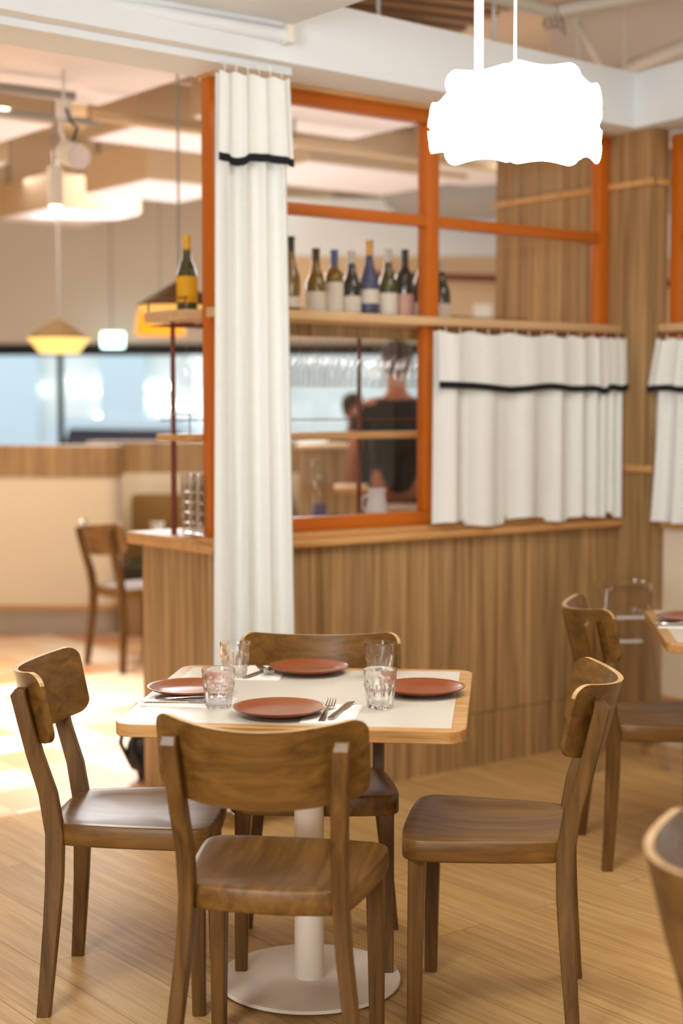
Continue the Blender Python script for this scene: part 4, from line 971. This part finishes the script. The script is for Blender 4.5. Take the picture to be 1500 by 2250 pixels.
bm = BM(); tube(bm, [(0, 0, 0.2), (0, 0, 1.18)], 0.006, 6); link('stem', bm, M['grey'], dl)

# kitchen bulkhead seen through the panes
bm = BM(); box(bm, (-0.5, 12.0, 2.66), (3.2, 12.5, 3.10)); yobj('kitchen_bulkhead', bm, M['white'], 'long white bulkhead box seen above the bottles', 'bulkhead')
bm = BM(); box(bm, (-0.45, 12.1, 2.05), (3.2, 12.4, 2.659)); struct('wall_kitchen', bm, M['tan'], 'tan upper wall band behind the bottles')
bm = BM(); tube(bm, [(0.25, 11.9, 2.50), (3.1, 11.9, 2.42)], 0.03, 10); yobj('dark_conduit', bm, M['rust_dark'], 'dark red pipe running behind the bottles', 'pipe', None, True)
bm = BM(); box(bm, (1.0, 11.6, 2.08), (1.14, 11.64, 2.26), None, 0.004); yobj('wall_notice', bm, M['label'], 'small white notice beside the walnut wall above the shelf', 'notice')
pipe('ceiling_duct', [(0.2, 12.9, 3.25), (1.0, 11.2, 3.15), (3.0, 10.4, 3.1)], 0.30, 'big grey round duct in the upper right pane', 'grey', 'duct')

# ------------------------------------------------------------------ people behind the bar
def skin_mesh(name, verts, edges, m, parent, root=0, sub=1):
    me = D.meshes.new(name); me.from_pydata([v[:3] for v in verts], edges, []); me.materials.append(m)
    o = D.objects.new(name, me); C.objects.link(o); o.parent = parent
    sk = o.modifiers.new('skin', 'SKIN'); sk.use_smooth_shade = True
    for i, v in enumerate(verts):
        sv = me.skin_vertices[0].data[i]; r_ = v[3]; sv.radius = (r_, r_) if not isinstance(r_, tuple) else r_; sv.use_root = (i == root)
    sb_ = o.modifiers.new('sub', 'SUBSURF'); sb_.levels = sub; sb_.render_levels = sub
    return o
def person(loc, rz, label, sk, lean=0.0, k=1.0, pose=0):
    t_ = empty('person', loc, rz, label, 'person'); t_.scale = (k, k, k)
    # faces local -y
    V = [(0, 0, 0.95, 0.13), (0, 0.0, 1.12, 0.12), (0, 0.01, 1.32, 0.13), (0, 0.01, 1.45, 0.06), (0, -0.005, 1.52, 0.052), (0, -0.01, 1.60, 0.080), (0, -0.01, 1.70, 0.078), (0, -0.105, 1.605, 0.012)]
    E = [(0, 1), (1, 2), (2, 3), (3, 4), (4, 5), (5, 6), (5, 7)]
    for sx in (-1, 1):
        b = len(V)
        if pose == 0: arm = [(sx*0.19, 0.01, 1.41, 0.058), (sx*0.25, 0.02, 1.15, 0.045), (sx*0.235, -0.12, 0.96, 0.034), (sx*0.22, -0.19, 0.91, 0.026), (sx*0.215, -0.24, 0.88, 0.022)]
        else: arm = [(sx*0.19, 0.01, 1.41, 0.058), (sx*0.23, 0.0, 1.14, 0.045), (sx*0.19, -0.16, 1.02, 0.034), (sx*0.15, -0.24, 1.04, 0.026), (sx*0.14, -0.29, 1.05, 0.022)]
        V += arm; E += [(2, b), (b, b+1), (b+1, b+2), (b+2, b+3), (b+3, b+4)]
        hx, hy, hz, _ = V[b+4]
        for f in range(4):
            c = len(V); dx = (f-1.5)*0.016; ln = (0.055, 0.065, 0.06, 0.048)[f]
            V += [(hx+dx, hy-0.03, hz, 0.008), (hx+dx, hy-0.03-ln*0.6, hz-0.012, 0.007), (hx+dx, hy-0.03-ln*0.8, hz-0.035, 0.006)]; E += [(b+4, c), (c, c+1), (c+1, c+2)]
        c = len(V); V += [(hx-sx*0.035, hy-0.01, hz, 0.009), (hx-sx*0.045, hy-0.045, hz-0.01, 0.007)]; E += [(b+4, c), (c, c+1)]
        b = len(V)
        V += [(sx*0.095, 0, 0.86, 0.088), (sx*0.10, -0.01, 0.50, 0.058), (sx*0.10, 0.01, 0.30, 0.052), (sx*0.10, 0.02, 0.08, 0.036), (sx*0.105, -0.12, 0.035, 0.035)]
        E += [(0, b), (b, b+1), (b+1, b+2), (b+2, b+3), (b+3, b+4)]
    body = skin_mesh('body', V, E, sk, t_)
    S = [(0, 0, 0.86, 0.150), (0, 0.0, 1.10, 0.145), (0, 0.01, 1.30, 0.150), (0, 0.01, 1.45, 0.066)]; SE = [(0, 1), (1, 2), (2, 3)]
    for sx in (-1, 1):
        b = len(S); S += [(sx*0.175, 0.01, 1.375, 0.072), (sx*0.235, 0.015, 1.23, 0.066)]; SE += [(2, b), (b, b+1)]
    skin_mesh('shirt', S, SE, M['tee'], t_, 0, 2)
    Tn = [(0, 0, 0.98, 0.142)]; TE = []
    for sx in (-1, 1):
        b = len(Tn); Tn += [(sx*0.095, 0, 0.85, 0.10), (sx*0.10, -0.01, 0.50, 0.072), (sx*0.10, 0.01, 0.10, 0.06)]; TE += [(0, b), (b, b+1), (b+1, b+2)]
    skin_mesh('trousers', Tn, TE, M['denim'], t_)
    bm = BM(); lathe(bm, [(0.0, -0.075), (0.055, -0.065), (0.084, -0.02), (0.093, 0.04), (0.085, 0.09), (0.055, 0.125), (0.0, 0.138)], 20, off=(0, 0.026, 1.645)); link('hair', bm, M['hair'], t_, True, 60)
    for sx in (-1, 1):
        bm = BM(); bmesh.ops.create_icosphere(bm, subdivisions=2, radius=0.009, matrix=Matrix.Translation((sx*0.030, -0.088, 1.645))); link('eye', bm, M['dark_glass'], t_)
        bm = BM(); bmesh.ops.create_icosphere(bm, subdivisions=2, radius=0.02, matrix=Matrix.Translation((sx*0.084, 0.0, 1.63)) @ Matrix.Diagonal((0.4, 0.8, 1.3, 1))); link('ear', bm, sk, t_)
    bm = BM(); tube(bm, [(-0.02, -0.089, 1.565), (0, -0.094, 1.562), (0.02, -0.089, 1.565)], 0.005, 6); link('mouth', bm, M['skin2'], t_)
    return t_
person((0.335, 9.3, 0), R(188), 'person in a black shirt standing with back turned, seen through the lower pane', M['skin'], 0, 1.06)
person((0.088, 10.9, 0), R(20), 'second person in black further back, head left of the inner shelf post', M['skin2'], 0, 0.89, 1)
